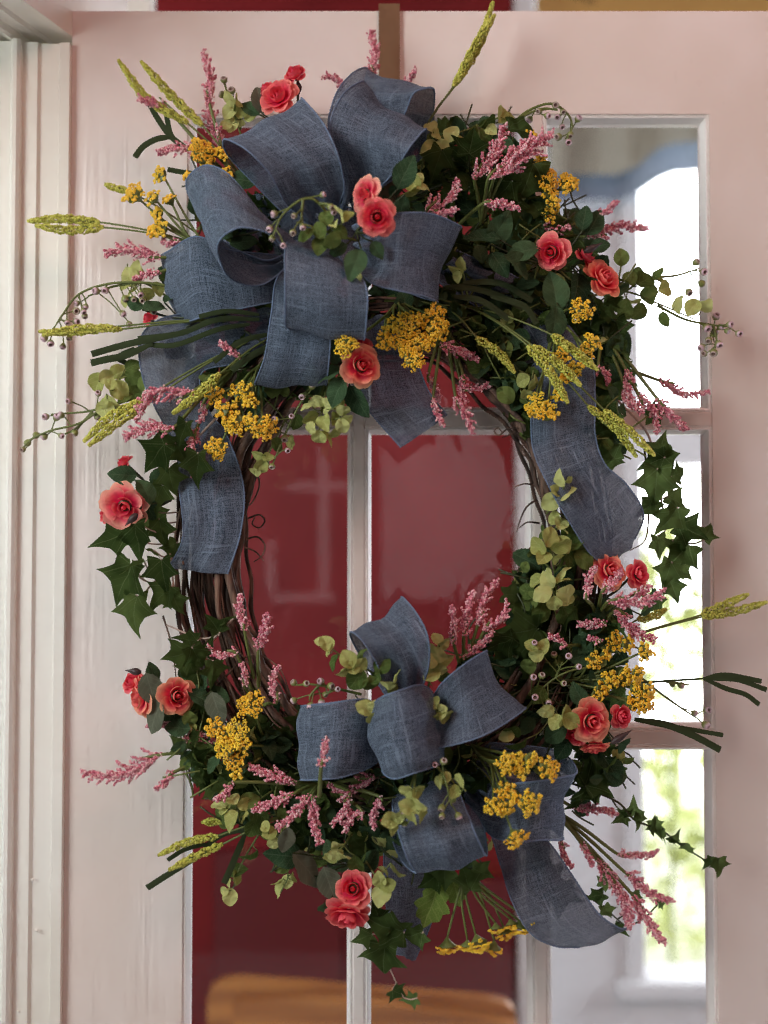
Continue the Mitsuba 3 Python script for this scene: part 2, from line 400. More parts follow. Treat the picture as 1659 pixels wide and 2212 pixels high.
for z0_, z1_ in ((zb, zm0), (zm1, zt)):
    g = np.array([[ox0, 1.955, z0_], [ox1, 1.955, z0_], [ox1, 1.955, z1_], [ox0, 1.955, z1_]])
    part(ww, 'pane', mikit.ply((g, np.array([[0, 1, 2], [0, 2, 3]])), 'pane_glass'))

va = thing('valance', 'beige linen valance with a scalloped hem over a blue sheer at the top right pane', 'curtain')
def cloth(ua, edge, top, h, fold, seed):
    us = np.linspace(ua, 1800, 60)
    x_, e_ = zip(*edge)
    vv, nv = [], 12
    for u in us:
        eb = np.interp(u, x_, e_)
        for k in range(nv):
            t = k / (nv - 1)
            q = P(u, top + (eb - top) * t, h + fold * math.sin(u * 0.045 + seed) * (0.4 + 0.6 * t))
            vv.append(q)
    i, j = np.meshgrid(np.arange(len(us) - 1), np.arange(nv - 1), indexing='ij')
    q = np.stack([i * nv + j, (i + 1) * nv + j, (i + 1) * nv + j + 1, i * nv + j + 1], -1).reshape(-1, 4)
    return np.array(vv), np.vstack([q[:, [0, 1, 2]], q[:, [0, 2, 3]]])
part(va, 'linen_panel', mikit.ply(cloth(1185, [(1180, 376), (1334, 377), (1378, 359), (1419, 322), (1453, 310), (1530, 304), (1700, 330), (1800, 380)], 130, -176, 1.6, 0), 'linen', True), 'beige linen panel')
part(va, 'sheer_panel', mikit.ply(cloth(1185, [(1180, 434), (1341, 431), (1385, 413), (1419, 389), (1453, 374), (1530, 368), (1700, 390), (1800, 440)], 130, -182, 1.6, 1), 'blue_voile', True), 'blue sheer hem below the linen')
cb = thing('wooden_cornice', 'mottled brown gold cornice showing as a thin strip above the door at top right', 'cornice')
def gilt(p, n, uv):
    return mix([0.50, 0.29, 0.085], [0.10, 0.045, 0.016], smoothstep(0.45, 0.62, fbm(p.x * 7, p.z * 9, 2.0, 3)))
scene['mottled_gilt'] = {'type': 'twosided', 'b': {'type': 'principled', 'base_color': proc(gilt), 'roughness': 0.5}}
slab('board', cb, Q(1158, 0, -170)[0], 1.9, Q(0, 75, -170)[2], 3.0, 1.66, 1.72, 'mottled_gilt')

# wooden bench back low behind the lower panes
bn = thing('wooden_bench', 'honey wood bench back with rounded corners behind the bottom panes', 'bench')
def board(pts, h, thick):
    p3 = [P(u, v, h) for u, v in pts]
    pg = shapely.Polygon([(q[0], q[2]) for q in p3])
    m = trimesh.creation.extrude_polygon(pg, thick, engine='earcut'); mv = np.array(m.vertices)
    return trimesh.Trimesh(np.stack([mv[:, 0], h / -100 + mv[:, 2], mv[:, 1]], 1), m.faces[:, ::-1], process=False)
top = [(445, 2600), (447, 2160), (455, 2135), (475, 2122), (510, 2117), (640, 2126), (800, 2142), (950, 2152), (1060, 2160), (1095, 2168), (1112, 2185), (1118, 2215), (1118, 2600)]
part(bn, 'back_board', mikit.ply(board(top, -100, .03), 'honey_wood'))
low = [(500, 2600), (502, 2178), (520, 2164), (640, 2160), (760, 2163), (860, 2176), (1000, 2200), (1118, 2216), (1118, 2600)]
part(bn, 'front_rail', mikit.ply(board(low, -96, .035), 'honey_wood'))
fl = thing('floor', 'pale floor of the room', 'floor', kind='structure')
scene[fl] = mikit.ply(box(-4, 4, -4, 2.0, -0.36, -0.31), 'wall_white')

# the day outside
sk = key_for('sky'); labels[sk] = {'label': 'bright overexposed daylight sky outside the far window', 'category': 'sky', 'kind': 'structure'}
R = 7.0
th = np.linspace(-1.25, 1.25, 24)
v = np.array([[1.2 + R * math.sin(t), 2.6 + R * math.cos(t), z] for z in (-1.5, 6.0) for t in th]); n = len(th)
f = np.array([[k, k + n + 1, k + 1] for k in range(n - 1)] + [[k, k + n, k + n + 1] for k in range(n - 1)])
scene['bsdf_sky'] = {'type': 'diffuse', 'reflectance': rgb(0.1, 0.1, 0.1)}
scene[sk] = mikit.ply((v, f[:, ::-1]), 'bsdf_sky', emitter={'type': 'area', 'radiance': rgb(7.2, 7.4, 7.7)})
gd = key_for('garden_path'); labels[gd] = {'label': 'pale sunlit garden ground outside the far window', 'category': 'garden ground', 'kind': 'structure'}
scene['pale_ground'] = {'type': 'diffuse', 'reflectance': rgb(0.55, 0.56, 0.45)}
scene[gd] = mikit.ply(box(-6, 9, 2.1, 9.6, -1.0, -0.6), 'pale_ground')
scene['shrub_leaf'] = {'type': 'principledthin', 'base_color': rgb(0.40, 0.44, 0.18), 'roughness': 0.5, 'diff_trans': 1.2, 'eta': 1.4, 'spec_trans': 0.0}
def shrub(u, v_, h, rad, nn, label, r):
    k = thing('garden_shrub', label, 'shrub')
    c = P(u, v_, h)
    d = r.normal(size=(nn, 3)); d /= np.linalg.norm(d, axis=1, keepdims=True)
    p = c + d * (rad * r.random(nn) ** 0.5)[:, None] * [1, 1, 1.3]
    s = .03 + .06 * r.random(nn)
    a = r.normal(size=(nn, 3)); a /= np.linalg.norm(a, axis=1, keepdims=True)
    b = np.cross(a, r.normal(size=(nn, 3))); b /= np.linalg.norm(b, axis=1, keepdims=True)
    vv = np.stack([p - a * s[:, None], p + b * s[:, None] * .5, p + a * s[:, None], p - b * s[:, None] * .5], 1).reshape(-1, 3)
    ff = (np.array([[0, 1, 2], [0, 2, 3]])[None] + 4 * np.arange(nn)[:, None, None]).reshape(-1, 3)
    part(k, 'crown', mikit.ply((vv, ff), 'shrub_leaf'))
    part(k, 'trunk', mikit.ply(tube(spline([[c[0], c[1], -.6], [c[0] + .02, c[1], c[2] - rad * 1.2], [c[0], c[1], c[2] - rad * .6]], 8), .012, 6), 'stem_green', True))
rs = np.random.default_rng(5)
shrub(1440, 1260, -420, .62, 420, 'pale green shrub blurred in the window beside the right ivy', rs)
shrub(1470, 1830, -480, 1.05, 1000, 'sunlit yellow green shrub blurred in the lower window', rs)

# added glowing strips behind the camera, which the left middle pane mirrors as a faint cross
def mirrored(u0, u1, v0, v1):
    q = [P(u, v, -290) for u, v in ((u0, v1), (u1, v1), (u1, v0), (u0, v0))]
    return np.array([[a[0], -a[1], a[2]] for a in q]), np.array([[0, 2, 1], [0, 3, 2]])
scene['daylight_window_004'] = mikit.ply(join_([mirrored(688, 709, 930, 1282), mirrored(618, 687, 1040, 1058), mirrored(710, 752, 1040, 1058), mirrored(585, 722, 1283, 1300), mirrored(572, 592, 1165, 1282)]), 'bsdf_lamp', emitter={'type': 'area', 'radiance': rgb(0.22, 0.18, 0.18)})
# ---------------------------------------------------------------- builders for the wreath
def W(pts):
    return np.array([P(*q) for q in pts])


def ribbon(parent, name, L, R, label=None, bow=0.0, seed=0, cut=False):
    a, b = W(L), W(R)
    n = 16 * max(len(L), len(R))
    a, b = spline(a, n), spline(b, n)
    m = 13
    s = np.linspace(0, 1, m)
    mid = (a + b) / 2
    along = np.concatenate([[0], np.cumsum(np.linalg.norm(np.diff(mid, axis=0), axis=1))])
    wid = np.linalg.norm(b - a, axis=1)
    g = a[:, None] * (1 - s)[None, :, None] + b[:, None] * s[None, :, None]
    nrm = np.cross(np.gradient(mid, axis=0), b - a)
    nrm /= np.linalg.norm(nrm, axis=1, keepdims=True) + 1e-12
    r = np.random.default_rng(seed + 100)
    ws = (meshkit.fbm(g * 32 + seed * 7.3, 3, seed) - 0.5) * 0.0050 * (1 - 0.5 * np.abs(2 * s - 1))[None]
    ws += bow * 0.01 * (4 * s * (1 - s))[None]
    e_ = np.minimum(np.linspace(0, 1, n), np.linspace(1, 0, n))[:, None] if name == 'loop' else np.linspace(0, 1, n)[:, None]
    ws += 0.0070 * np.exp(-(e_ / 0.14) ** 2) * np.sin(s * 2 * np.pi * (1.6 + 0.5 * r.random()) + r.random() * 6)[None]
    ws += 0.0024 * np.sin(s * np.pi * 2 * (0.8 + r.random()) + r.random() * 6 + 5 * e_) * np.sin(np.pi * s)[None]
    # the two edge wires hold the selvedge: the cloth dips a hair beside them
    g = g + nrm[:, None] * ws[..., None]
    i, j = np.meshgrid(np.arange(n - 1), np.arange(m - 1), indexing='ij')
    q = np.stack([i * m + j, i * m + j + 1, (i + 1) * m + j + 1, (i + 1) * m + j], -1).reshape(-1, 4)
    uv = np.stack([s[None] * wid[:, None] + seed * 0.37, np.repeat(along[:, None], m, 1) + seed * 0.11], -1).reshape(-1, 2)
    k = part(parent, name, mikit.ply((g.reshape(-1, 3), np.vstack([q[:, [0, 1, 2]], q[:, [0, 2, 3]]])), 'denim_ribbon', True, uv=uv), label)
    for e in (0, m - 1):
        pts = g[:, e]
        d = np.concatenate([[0], np.cumsum(np.linalg.norm(np.diff(pts, axis=0), axis=1))])
        nn = int(d[-1] / 0.0011) + 4
        x = np.linspace(0, d[-1], nn)
        pp = np.stack([np.interp(x, d, pts[:, c]) for c in range(3)], 1)
        part(k, 'stitched_edge', mikit.ply(tube(pp, 0.00082 + 0.00022 * np.sin(x * 2 * np.pi / 0.0034), 6), 'ribbon_edge', True))
    return k


# ---- roses
def bez(a, b, c, t):
    return a * (1 - t) ** 2 + 2 * b * t * (1 - t) + c * t * t


def petal_mesh(b1, b2, span, curl, cup, phi, r, tone, shade):
    nt, ns = 12, 13
    t, s = np.meshgrid(np.linspace(0, 1, nt), np.linspace(-1, 1, ns), indexing='ij')
    frill = meshkit.noise(np.stack([s * 5 + phi * 7, 0 * s + phi, 0 * s + b2[0] * 9], -1)) - 0.5
    tt = t * (1 + 0.07 * frill) * (1 - 0.30 * np.abs(s) ** 2.6 - 0.05 * np.exp(-(s * 4) ** 2))
    rho = bez(0.03, b1[0], b2[0], tt)
    z = bez(0.0, b1[1], b2[1], tt)
    rho = rho + curl * 0.16 * np.maximum(tt - 0.72, 0) ** 1.2 * 2.2
    z = z - curl * np.maximum(tt - 0.62, 0) ** 2 * 1.5
    w = (0.45 + 0.55 * np.sin(np.pi * np.minimum(tt * 0.62 + 0.05, 1)))
    th = phi + np.radians(span / 2) * s * w
    z = z + cup * s**2 * tt
    wv = 0.09 * (meshkit.noise(np.stack([t * 2.5 + 9 * phi, s * 1.7 + 3.1, 0 * t + b2[0] * 5], -1)) - 0.5) * tt
    v = np.stack([(rho + wv) * np.cos(th), (rho + wv) * np.sin(th), z + 1.6 * wv], -1).reshape(-1, 3)
    i, j = np.meshgrid(np.arange(nt - 1), np.arange(ns - 1), indexing='ij')
    q = np.stack([i * ns + j, i * ns + j + 1, (i + 1) * ns + j + 1, (i + 1) * ns + j], -1).reshape(-1, 4)
    deep, mid_, rim = np.array([0.70, 0.016, 0.070]), np.array([0.85, 0.095, 0.125]), np.array([0.93, 0.46, 0.27])
    k = np.clip((tt - 0.25) / 0.5, 0, 1)[..., None]
    c = deep * (1 - k) + mid_ * k
    e = (np.clip((tt - 0.50 + 0.16 * np.abs(s) ** 2) / 0.5, 0, 1) ** 1.3)[..., None] * tone
    c = c * (1 - e) + rim * e
    c = c * (0.84 + 0.32 * meshkit.noise(np.stack([s * 11 + phi * 5, t * 1.5, 0 * s + phi], -1)))[..., None] * np.array([1.0, shade[0], shade[1]])
    c = np.clip(c, 0, 0.95)
    return mikit.ply((v, np.vstack([q[:, [0, 1, 2]], q[:, [0, 2, 3]]])), 'petal', True, color=c.reshape(-1, 3))


def make_rose(seed, open_=1.0, shade=(1.0, 1.0), tone_=1.0, loose=False):
    r = np.random.default_rng(seed)
    out = []
    layers = [(3, (0.20, .12), (0.015, .66), 200, 0.0, 0.0, 0.0), (3, (0.34, .12), (0.16, .68), 150, 0.0, 0.0, 0.12), (4, (0.52, .12), (0.36, .62), 112, 0.05, 0.04, 0.34),
              (5, (0.62, .14), (0.66 * open_ + 0.06, .50), 84, 0.22, 0.10, 0.62), (5, (0.60, .15), (0.95 * open_, .30), 78, 0.34, 0.12, 0.95), (4, (0.58, .08), (1.02 * open_, .05), 76, 0.34, 0.10, 1.0)]
    if loose:
        layers = [(3, (0.18, .12), (0.03, .52), 190, 0.0, 0.0, 0.1), (3, (0.36, .12), (0.24, .55), 135, 0.05, 0.03, 0.3), (3, (0.52, .10), (0.45, .46), 104, 0.2, 0.10, 0.7),
                  (5, (0.60, .10), (0.82 * open_, .30), 80, 0.40, 0.16, 0.9), (5, (0.62, .04), (1.03 * open_, .02), 84, 0.30, 0.16, 1.05)]
    for li, (n, b1, b2, span, curl, cup, tone) in enumerate(layers):
        off = r.random() * 6.28
        for k in range(n):
            j = r.normal(size=4) * 0.05
            out.append(petal_mesh(np.array(b1) * (1 + j[0]), np.array(b2) * (1 + np.array([j[1], j[2]])), span * (1 + j[3]), curl * (0.7 + 0.6 * r.random()), cup, off + 2 * math.pi * k / n + j[0] * 2, r, tone * tone_ * (0.75 + .5 * r.random()), shade))
    return out


ROSES = [make_rose(1), make_rose(2, 1.10, (0.85, 1.1), 0.75), make_rose(3, 0.72, (0.8, 1.15), 0.8), make_rose(4, 0.95, (1.05, 1.1), 1.05, True), make_rose(5, 1.08, (1.0, 1.25), 1.0, True), make_rose(6, 0.85, (0.85, 1.1), 0.8, True)]
pick = np.random.default_rng(8)
cv, cf = tube(np.array([[0, 0, -.30], [0, 0, -.16], [0, 0, 0.0], [0, 0, .12]]), [0.05, 0.16, 0.20, 0.30], 10)
CALYX = mikit.ply((cv, cf), 'stem_dark', True)


def frame_from(face, spin):
    z = unit([face[0], -face[2], face[1]])
    x = unit(np.cross([0.1, 0.2, 1.0], z)); y = np.cross(z, x)
    c, s = math.cos(spin), math.sin(spin)
    return c * x + s * y, -s * x + c * y, z


def rose(par, u, v, h, rpx, face, proto=0, spin=0.0):
    X, Y, Z = frame_from(np.array(face) + pick.normal(size=3) * [0.28, 0.22, 0], spin)
    r = rpx * S(h) * (0.96 + 0.08 * pick.random())
    p = P(u, v, h) - Z * r * 0.35
    m = M4(X * r, Y * r, Z * r, p)
    k = key_for(f'{par}__rose')
    proto = 2 if proto == 2 else int(pick.choice([0, 1, 3, 3, 4, 4, 5]))
    for q in ROSES[proto]:
        part(k, 'petal', q, to_world=m)
    part(k, 'calyx', CALYX, to_world=m)
    return p - Z * r * 0.25


# ---- leaves: flat outlines, x across, y from the stalk to the tip
def dense(poly, per=5):
    p = np.asarray(poly, float)
    return np.vstack([p[k] * (1 - t) + p[(k + 1) % len(p)] * t for k in range(len(p)) for t in np.linspace(0, 1, per, endpoint=False)])


def mirror(half):
    h = np.asarray(half, float)
    return np.vstack([h, (h * [-1, 1])[::-1][(1 if abs(h[-1, 0]) < 1e-9 else 0):(-1 if abs(h[0, 0]) < 1e-9 else None)]])


def curve_between(pts, bulge):
    """points joined by arcs: bulge < 0 bends a segment inwards"""
    out = []
    p = np.asarray(pts, float)
    for k in range(len(p) - 1):
        a, b = p[k], p[k + 1]
        d = b - a
        nrm = np.array([d[1], -d[0]])
        for t in np.linspace(0, 1, 6, endpoint=False):
            out.append(a + d * t + nrm * bulge[k] * 4 * t * (1 - t))
    out.append(p[-1])
    return np.array(out)


IVY = mirror(curve_between([(0, 0.03), (0.30, -0.12), (0.29, 0.13), (0.56, 0.40), (0.23, 0.50), (0, 1.0)], [0.10, 0.02, -0.03, -0.05, -0.03]))
IVY2 = mirror(curve_between([(0, 0.03), (0.30, -0.07), (0.26, 0.12), (0.50, 0.28), (0.21, 0.42), (0, 1.0)], [0.12, 0.0, -0.03, -0.05, -0.02]))
yy = np.linspace(0, 1, 22)
ov = np.stack([0.33 * np.sin(np.pi * yy ** 0.85) ** 0.85 * (1 + 0.0 * yy), yy], 1)
saw = ov.copy(); saw[1:-1, 0] += 0.018 * (np.arange(len(yy) - 2) % 2) ; saw[1:-1:2, 1] += 0.012
ROSE_LEAF = mirror(saw)
rd = np.stack([0.44 * np.sin(np.pi * yy ** 0.95) ** 0.62, yy], 1)
rd[:, 1] = np.where(yy > 0.93, 0.93 + (yy - 0.93) * 1.3, yy)
ROUND = mirror(rd)
YAR = mirror(curve_between([(0, 0), (0.16, 0.10), (0.30, 0.22), (0.26, 0.34), (0.40, 0.52), (0.27, 0.60), (0.26, 0.78), (0.12, 0.84), (0, 1.0)], [.05, .1, 0, .1, 0, .1, 0, .05]))


def leaf_mesh(outline, centre, var, mat, fold, droop, wave, seed):
    o = np.asarray(outline)
    levels = [0.0, 0.3, 0.55, 0.8, 1.0]
    n = len(o)
    v = [np.array([[centre[0], centre[1]]])] + [np.array(centre) + (o - centre) * l for l in levels[1:]]
    p = np.vstack(v)
    f = [[0, 1 + k, 1 + (k + 1) % n] for k in range(n)]
    for r in range(len(levels) - 2):
        a = 1 + r * n
        for k in range(n):
            k2 = (k + 1) % n
            f += [[a + k, a + n + k, a + n + k2], [a + k, a + n + k2, a + k2]]
    x, y = p[:, 0], p[:, 1]
    z = fold * np.abs(x) - droop * (y - 0.15) ** 2 - 0.55 * abs(droop) * x**2 + wave * (meshkit.noise(np.stack([x * 4 + seed, y * 4, 0 * x + seed * 3.3], 1)) - 0.5)
    uv = np.stack([3 * var + 1.5 + x, y], 1)
    f = np.array(f)
    w = np.stack([x, y, z], 1)
    nz = np.cross(w[f[:, 1]] - w[f[:, 0]], w[f[:, 2]] - w[f[:, 0]])[:, 2].sum()
    return mikit.ply((w, f if nz > 0 else f[:, ::-1]), mat, True, uv=uv)


r_ = np.random.default_rng(21)
LEAF = {}
def protos(name, outline, centre, mat, fold, droop, wave, n=6):
    LEAF[name] = [leaf_mesh(outline, centre, i, mat, fold * (0.5 + r_.random()), droop * (0.4 + 1.2 * r_.random()), wave, i * 1.7 + 0.3) for i in range(n)]
protos('ivy', IVY, (0, 0.24), 'ivy_leaf', 0.30, 0.34, 0.22)
protos('ivy2', IVY2, (0, 0.24), 'ivy_leaf', 0.22, 0.22, 0.14)
protos('rose', ROSE_LEAF, (0, 0.45), 'rose_leaf', 0.36, 0.30, 0.14)
protos('grey', ROSE_LEAF, (0, 0.45), 'grey_leaf', 0.18, 0.2, 0.10)
protos('round', ROUND, (0, 0.5), 'round_leaf', 0.42, 0.42, 0.2)
protos('green', ROUND, (0, 0.5), 'round_leaf_green', 0.40, 0.40, 0.2)
protos('yarrow', YAR, (0, 0.45), 'yarrow_leaf', 0.2, 0.2, 0.14)


def place_leaf(kind, u, v, h, size, ang, tilt=(None, None), aspect=1.0, r=rng):
    """the leaf's middle stands at (u, v); its tip points ang degrees from the right, anticlockwise. Returns (shape, matrix, base point)"""
    a = math.radians(ang)
    Y = np.array([math.cos(a), 0, math.sin(a)])
    Z = np.array([0, -1.0, 0])
    k_ = 1.35 if kind in ('round', 'green') else 0.62 if kind == 'ivy' else 1.2 if kind == 'ivy2' else 1.0
    ty = r.normal() * 26 * k_ if tilt[1] is None else tilt[1]
    tx = r.normal() * 22 * k_ - 8 if tilt[0] is None else tilt[0]
    X = np.cross(Y, Z)
    c, s = math.cos(math.radians(ty)), math.sin(math.radians(ty))
    X, Z = c * X + s * Z, c * Z - s * X
    c, s = math.cos(math.radians(tx)), math.sin(math.radians(tx))
    Y, Z = c * Y + s * Z, c * Z - s * Y
    L = size * S(h) * (0.88 if kind == 'round' else 0.88 if kind == 'ivy' else 0.95) * (0.9 + 0.2 * r.random())
    p = P(u, v, h) - Y * L * 0.5
    fam = LEAF[kind]
    return fam[int(r.integers(len(fam)))], M4(X * L * aspect, Y * L, Z * L, p), p


def sprig(base, label, cat, stems, leaves, group, stem_mat='stem_green', srad=0.0011, petiole=0.0006, h=7.0, part_name='leaf', r=rng):
    """stems: lists of (u, v, h); leaves: (kind, u, v, size, angle[, h])"""
    k = thing(base, label, cat, group)
    paths = [spline(W(s), 8 * len(s)) for s in stems]
    tubes = [tube(p, np.linspace(srad * 1.15, srad * 0.7, len(p)), 6) for p in paths]
    allp = np.vstack(paths)
    for lf in leaves:
        kind, u, v, size, ang = lf[:5]
        hh = lf[5] if len(lf) > 5 else h + r.normal() * 0.6
        c = P(u, v, hh)
        if ang is None:
            q = allp[np.argmin(np.linalg.norm((allp - c) * [1, .3, 1], axis=1))]
            ang = math.degrees(math.atan2(c[2] - q[2], c[0] - q[0])) + r.normal() * 18
        sh, m, b = place_leaf(kind, u, v, hh, size, ang, r=r)
        part(k, part_name, sh, to_world=m)
        q = allp[np.argmin(np.linalg.norm(allp - b, axis=1))]
        if np.linalg.norm(q - b) < 0.06:
            mid = (q + b) / 2 + np.array([0, 0, -0.12 * np.linalg.norm(q - b)])
            tubes.append(tube(spline([q, mid, b], 7), petiole, 5))
    part(k, 'stem', mikit.ply(join(tubes), stem_mat, True))
    return k


# ---- beaded flowers
def plume(par, b, t, fat=1.0, r=rng, curve=0.13, fork=True):
    """a tapering pink plume of beads from b to t (world points)"""
    b, t = np.asarray(b), np.asarray(t)
    L = np.linalg.norm(t - b)
    side = unit(np.cross(t - b, [0, 1, 0.1]))
    axis = spline([b, (b + t) / 2 + side * L * curve * r.normal(), t], 40)
    d = unit(t - b)
    e1 = side; e2 = np.cross(d, e1)
    cs, rs, col = [], [], []
    pale, mid_, deep = np.array([0.86, 0.56, 0.57]), np.array([0.70, 0.25, 0.31]), np.array([0.50, 0.10, 0.16])
    def bead(p, q):
        cs.append(p + r.normal(size=3) * 0.00025); rs.append(q * (1.18 + 0.5 * r.random()))
        w = r.random()
        col.append(pale * (0.85 + .2 * r.random()) if w > 0.66 else mid_ * (0.8 + .4 * r.random()) if w > 0.2 else deep)
    for s in np.arange(0, L, 0.0009):
        for _ in range(2):
            bead(axis[min(int(s / L * 39), 39)] + (e1 * r.normal() + e2 * r.normal()) * 0.0011, 0.00072)
    az = r.random() * 6
    fat = fat * r.uniform(0.75, 1.25)
    s = 0.02 * L
    while s < 0.93 * L:
        k = s / L
        ln = L * 0.22 * fat * (1 - k) ** 0.6 * (0.65 + 0.6 * r.random()) + 0.0032
        az += 2.4
        dr_ = unit(d * 1.0 + (math.cos(az) * e1 + math.sin(az) * e2) * (0.75 + .2 * r.normal()))
        o = axis[min(int(k * 39), 39)]
        for w in np.arange(0.0006, ln, 0.0009):
            for _ in range(2):
                bead(o + dr_ * w + r.normal(size=3) * 0.00105 * (1.25 - w / ln), 0.00074)
        s += 0.0021
    part(par, 'plume', beads(cs, rs, np.clip(col, 0, 1)))


def foxtail(par, b, t, rad=0.0040, r=rng):
    b, t = np.asarray(b), np.asarray(t)
    L = np.linalg.norm(t - b)
    d = unit(t - b); e1 = unit(np.cross(d, [0, 1, 0.1])); e2 = np.cross(d, e1)
    axis = spline([b, (b + t) / 2 + e1 * L * 0.055 * r.normal(), t], 60)
    n = int(L / 0.0013 * 7.5 * rad / 0.004)
    k = (np.arange(n) + r.random(n)) / n
    az = np.arange(n) * 2.39996 + r.normal(size=n) * .3
    prof = rad * np.minimum(1.05, np.minimum((k + .04) * 6, (1.04 - k) * 3.2) ** 0.7) * (0.72 + 0.28 * np.sin(k * L / 0.004) ** 2)
    rr = prof * (0.80 + 0.28 * r.random(n))
    p = axis[np.minimum((k * 59).astype(int), 59)] + rr[:, None] * (np.cos(az)[:, None] * e1 + np.sin(az)[:, None] * e2)
    a, bb = np.array([0.36, 0.38, 0.035]), np.array([0.68, 0.67, 0.14])
    w = r.random(n)[:, None]
    col = a * (1 - w) + bb * w
    col[r.random(n) < 0.12] = [0.30, 0.27, 0.03]
    part(par, 'seed_spike', beads(p, 0.00098 + 0.00035 * r.random(n), col))
    return axis[0]


def yarrow_head(par, c, face, rpx, h, r=rng):
    X, Y, Z = frame_from(face, r.random() * 6)
    R_ = rpx * S(h) * 1.10
    ns = max(10, int(23 * (R_ / 0.0125) ** 2))
    cs, rs, col = [], [], []
    w_ = r.random()
    base_c = np.array([0.90, 0.64, 0.040]) * w_ + np.array([0.84, 0.47, 0.018]) * (1 - w_)
    for k in range(ns):
        q = math.sqrt((k + .5) / ns); az = k * 2.39996 + r.normal() * .15
        base = np.array([math.cos(az) * q, math.sin(az) * q, 0.42 * (1 - q * q) + 0.10 * r.normal()])
        tint = 0.86 + 0.26 * r.random()
        nb = 13
        dd = r.normal(size=(nb, 3)); dd[:, 2] = np.abs(dd[:, 2]); dd /= np.linalg.norm(dd, axis=1, keepdims=True)
        for w in dd:
            l = base + w * 0.21 * np.array([1, 1, 0.8])
            cs.append(c + R_ * (l[0] * X + l[1] * Y + l[2] * Z)); rs.append(0.00078 + 0.00034 * r.random())
            col.append(base_c * tint if r.random() > 0.25 else np.array([0.90, 0.64, 0.09]) * tint)
    k = part(par, 'flower_head', beads(cs, rs, np.clip(col, 0, 1)))
    cup = np.array([c + R_ * Z * z for z in (-0.85, -0.5, -0.12, 0.02)])
    part(k, 'cup', mikit.ply(tube(cup, np.array([0.12, 0.38, 0.82, 0.7]) * R_, 12), 'stem_green', True))
    return c - R_ * Z * 0.8


def lathe(prof, n=12):
    a = np.arange(n) * 2 * np.pi / n
    v = np.vstack([np.stack([r * np.cos(a), r * np.sin(a), 0 * a + z], 1) for r, z in prof])
    f = []
    for i in range(len(prof) - 1):
        for j in range(n):
            p, q = i * n + j, i * n + (j + 1) % n
            f += [[p, q, q + n], [p, q + n, p + n]]
    return v, np.array(f)


bp = [(0.05, -1.0), (0.45, -0.85), (0.85, -0.35), (0.98, 0.15), (0.86, 0.62), (0.66, 0.86), (0.58, 0.90), (0.50, 0.82), (0.44, 0.45), (0.02, 0.2)]
bv, bf = lathe(bp)
def berry_colour(k):
    z = bv[:, 2]
    t = np.clip((z - (0.05 if k else 0.55)) / 0.5, 0, 1)[:, None]
    c = np.array([0.20, 0.23, 0.06]) * (1 - t) + np.array([0.62, 0.44, 0.50]) * t
    c[-24:] = [0.20, 0.12, 0.09]
    return c
BERRY = [mikit.ply((bv, bf), 'bead', True, color=berry_colour(k)) for k in (0, 1)]


def berries(label, stems, spots, h=7.0, r=rng, rpx=7.8, group='sprays of small urn-shaped berries'):
    k = thing('berry_sprig', label, 'berry sprig', group)
    paths = [spline(W(s), 10 * len(s)) for s in stems]
    tubes = [tube(p, np.linspace(0.0015, 0.0008, len(p)), 6) for p in paths]
    allp = np.vstack(paths)
    for s in spots:
        u, v = s[:2]
        hh = s[2] if len(s) > 2 else h + r.normal() * 0.7
        c = P(u, v, hh)
        dist = np.linalg.norm(allp - c, axis=1)
        q = allp[np.argmin(np.abs(dist - max(0.014, dist.min() * 1.15)))]
        z = unit(unit(c - q) + np.array([0, -0.7, -0.25]) + r.normal(size=3) * 0.3)
        x = unit(np.cross(z, [0.3, 1, 0.2])); y = np.cross(z, x)
        R_ = rpx * S(hh) * (0.85 + 0.3 * r.random())
        part(k, 'berry', BERRY[int(r.integers(2))], to_world=M4(x * R_, y * R_, z * R_, c))
        e = c - z * R_ * 0.9
        tubes.append(tube(spline([q, (q + e) / 2 - z * 0.12 * np.linalg.norm(q - e), e], 8), 0.00065, 5))
    part(k, 'stem', mikit.ply(join(tubes), 'stem_green', True))


def blade(par, pts, wpx, taper=0.75, twist=0.0):
    a = spline(W(pts), 14)
    d = np.gradient(a, axis=0); d /= np.linalg.norm(d, axis=1, keepdims=True)
    s = np.cross(d, [0, 1, 0]); s /= np.linalg.norm(s, axis=1, keepdims=True) + 1e-9
    ang = np.linspace(0.2, 0.2 + twist, 14)[:, None]
    s = s * np.cos(ang) + np.array([0, 1, 0]) * np.sin(ang)
    w = (wpx * S(7) / 2 * np.minimum(1, 0.55 + np.linspace(0, 2, 14)) )[:, None]
    nrm = np.cross(d, s)
    v = np.concatenate([a - s * w, a + nrm * w * 0.25, a + s * w])
    n = 14
    f = []
    for i in range(n - 1):
        for o in (0, n):
            p = o + i
            f += [[p, p + 1, p + n + 1], [p, p + n + 1, p + n]]
    part(par, 'blade', mikit.ply((v, np.array(f)), 'grass_leaf', True))
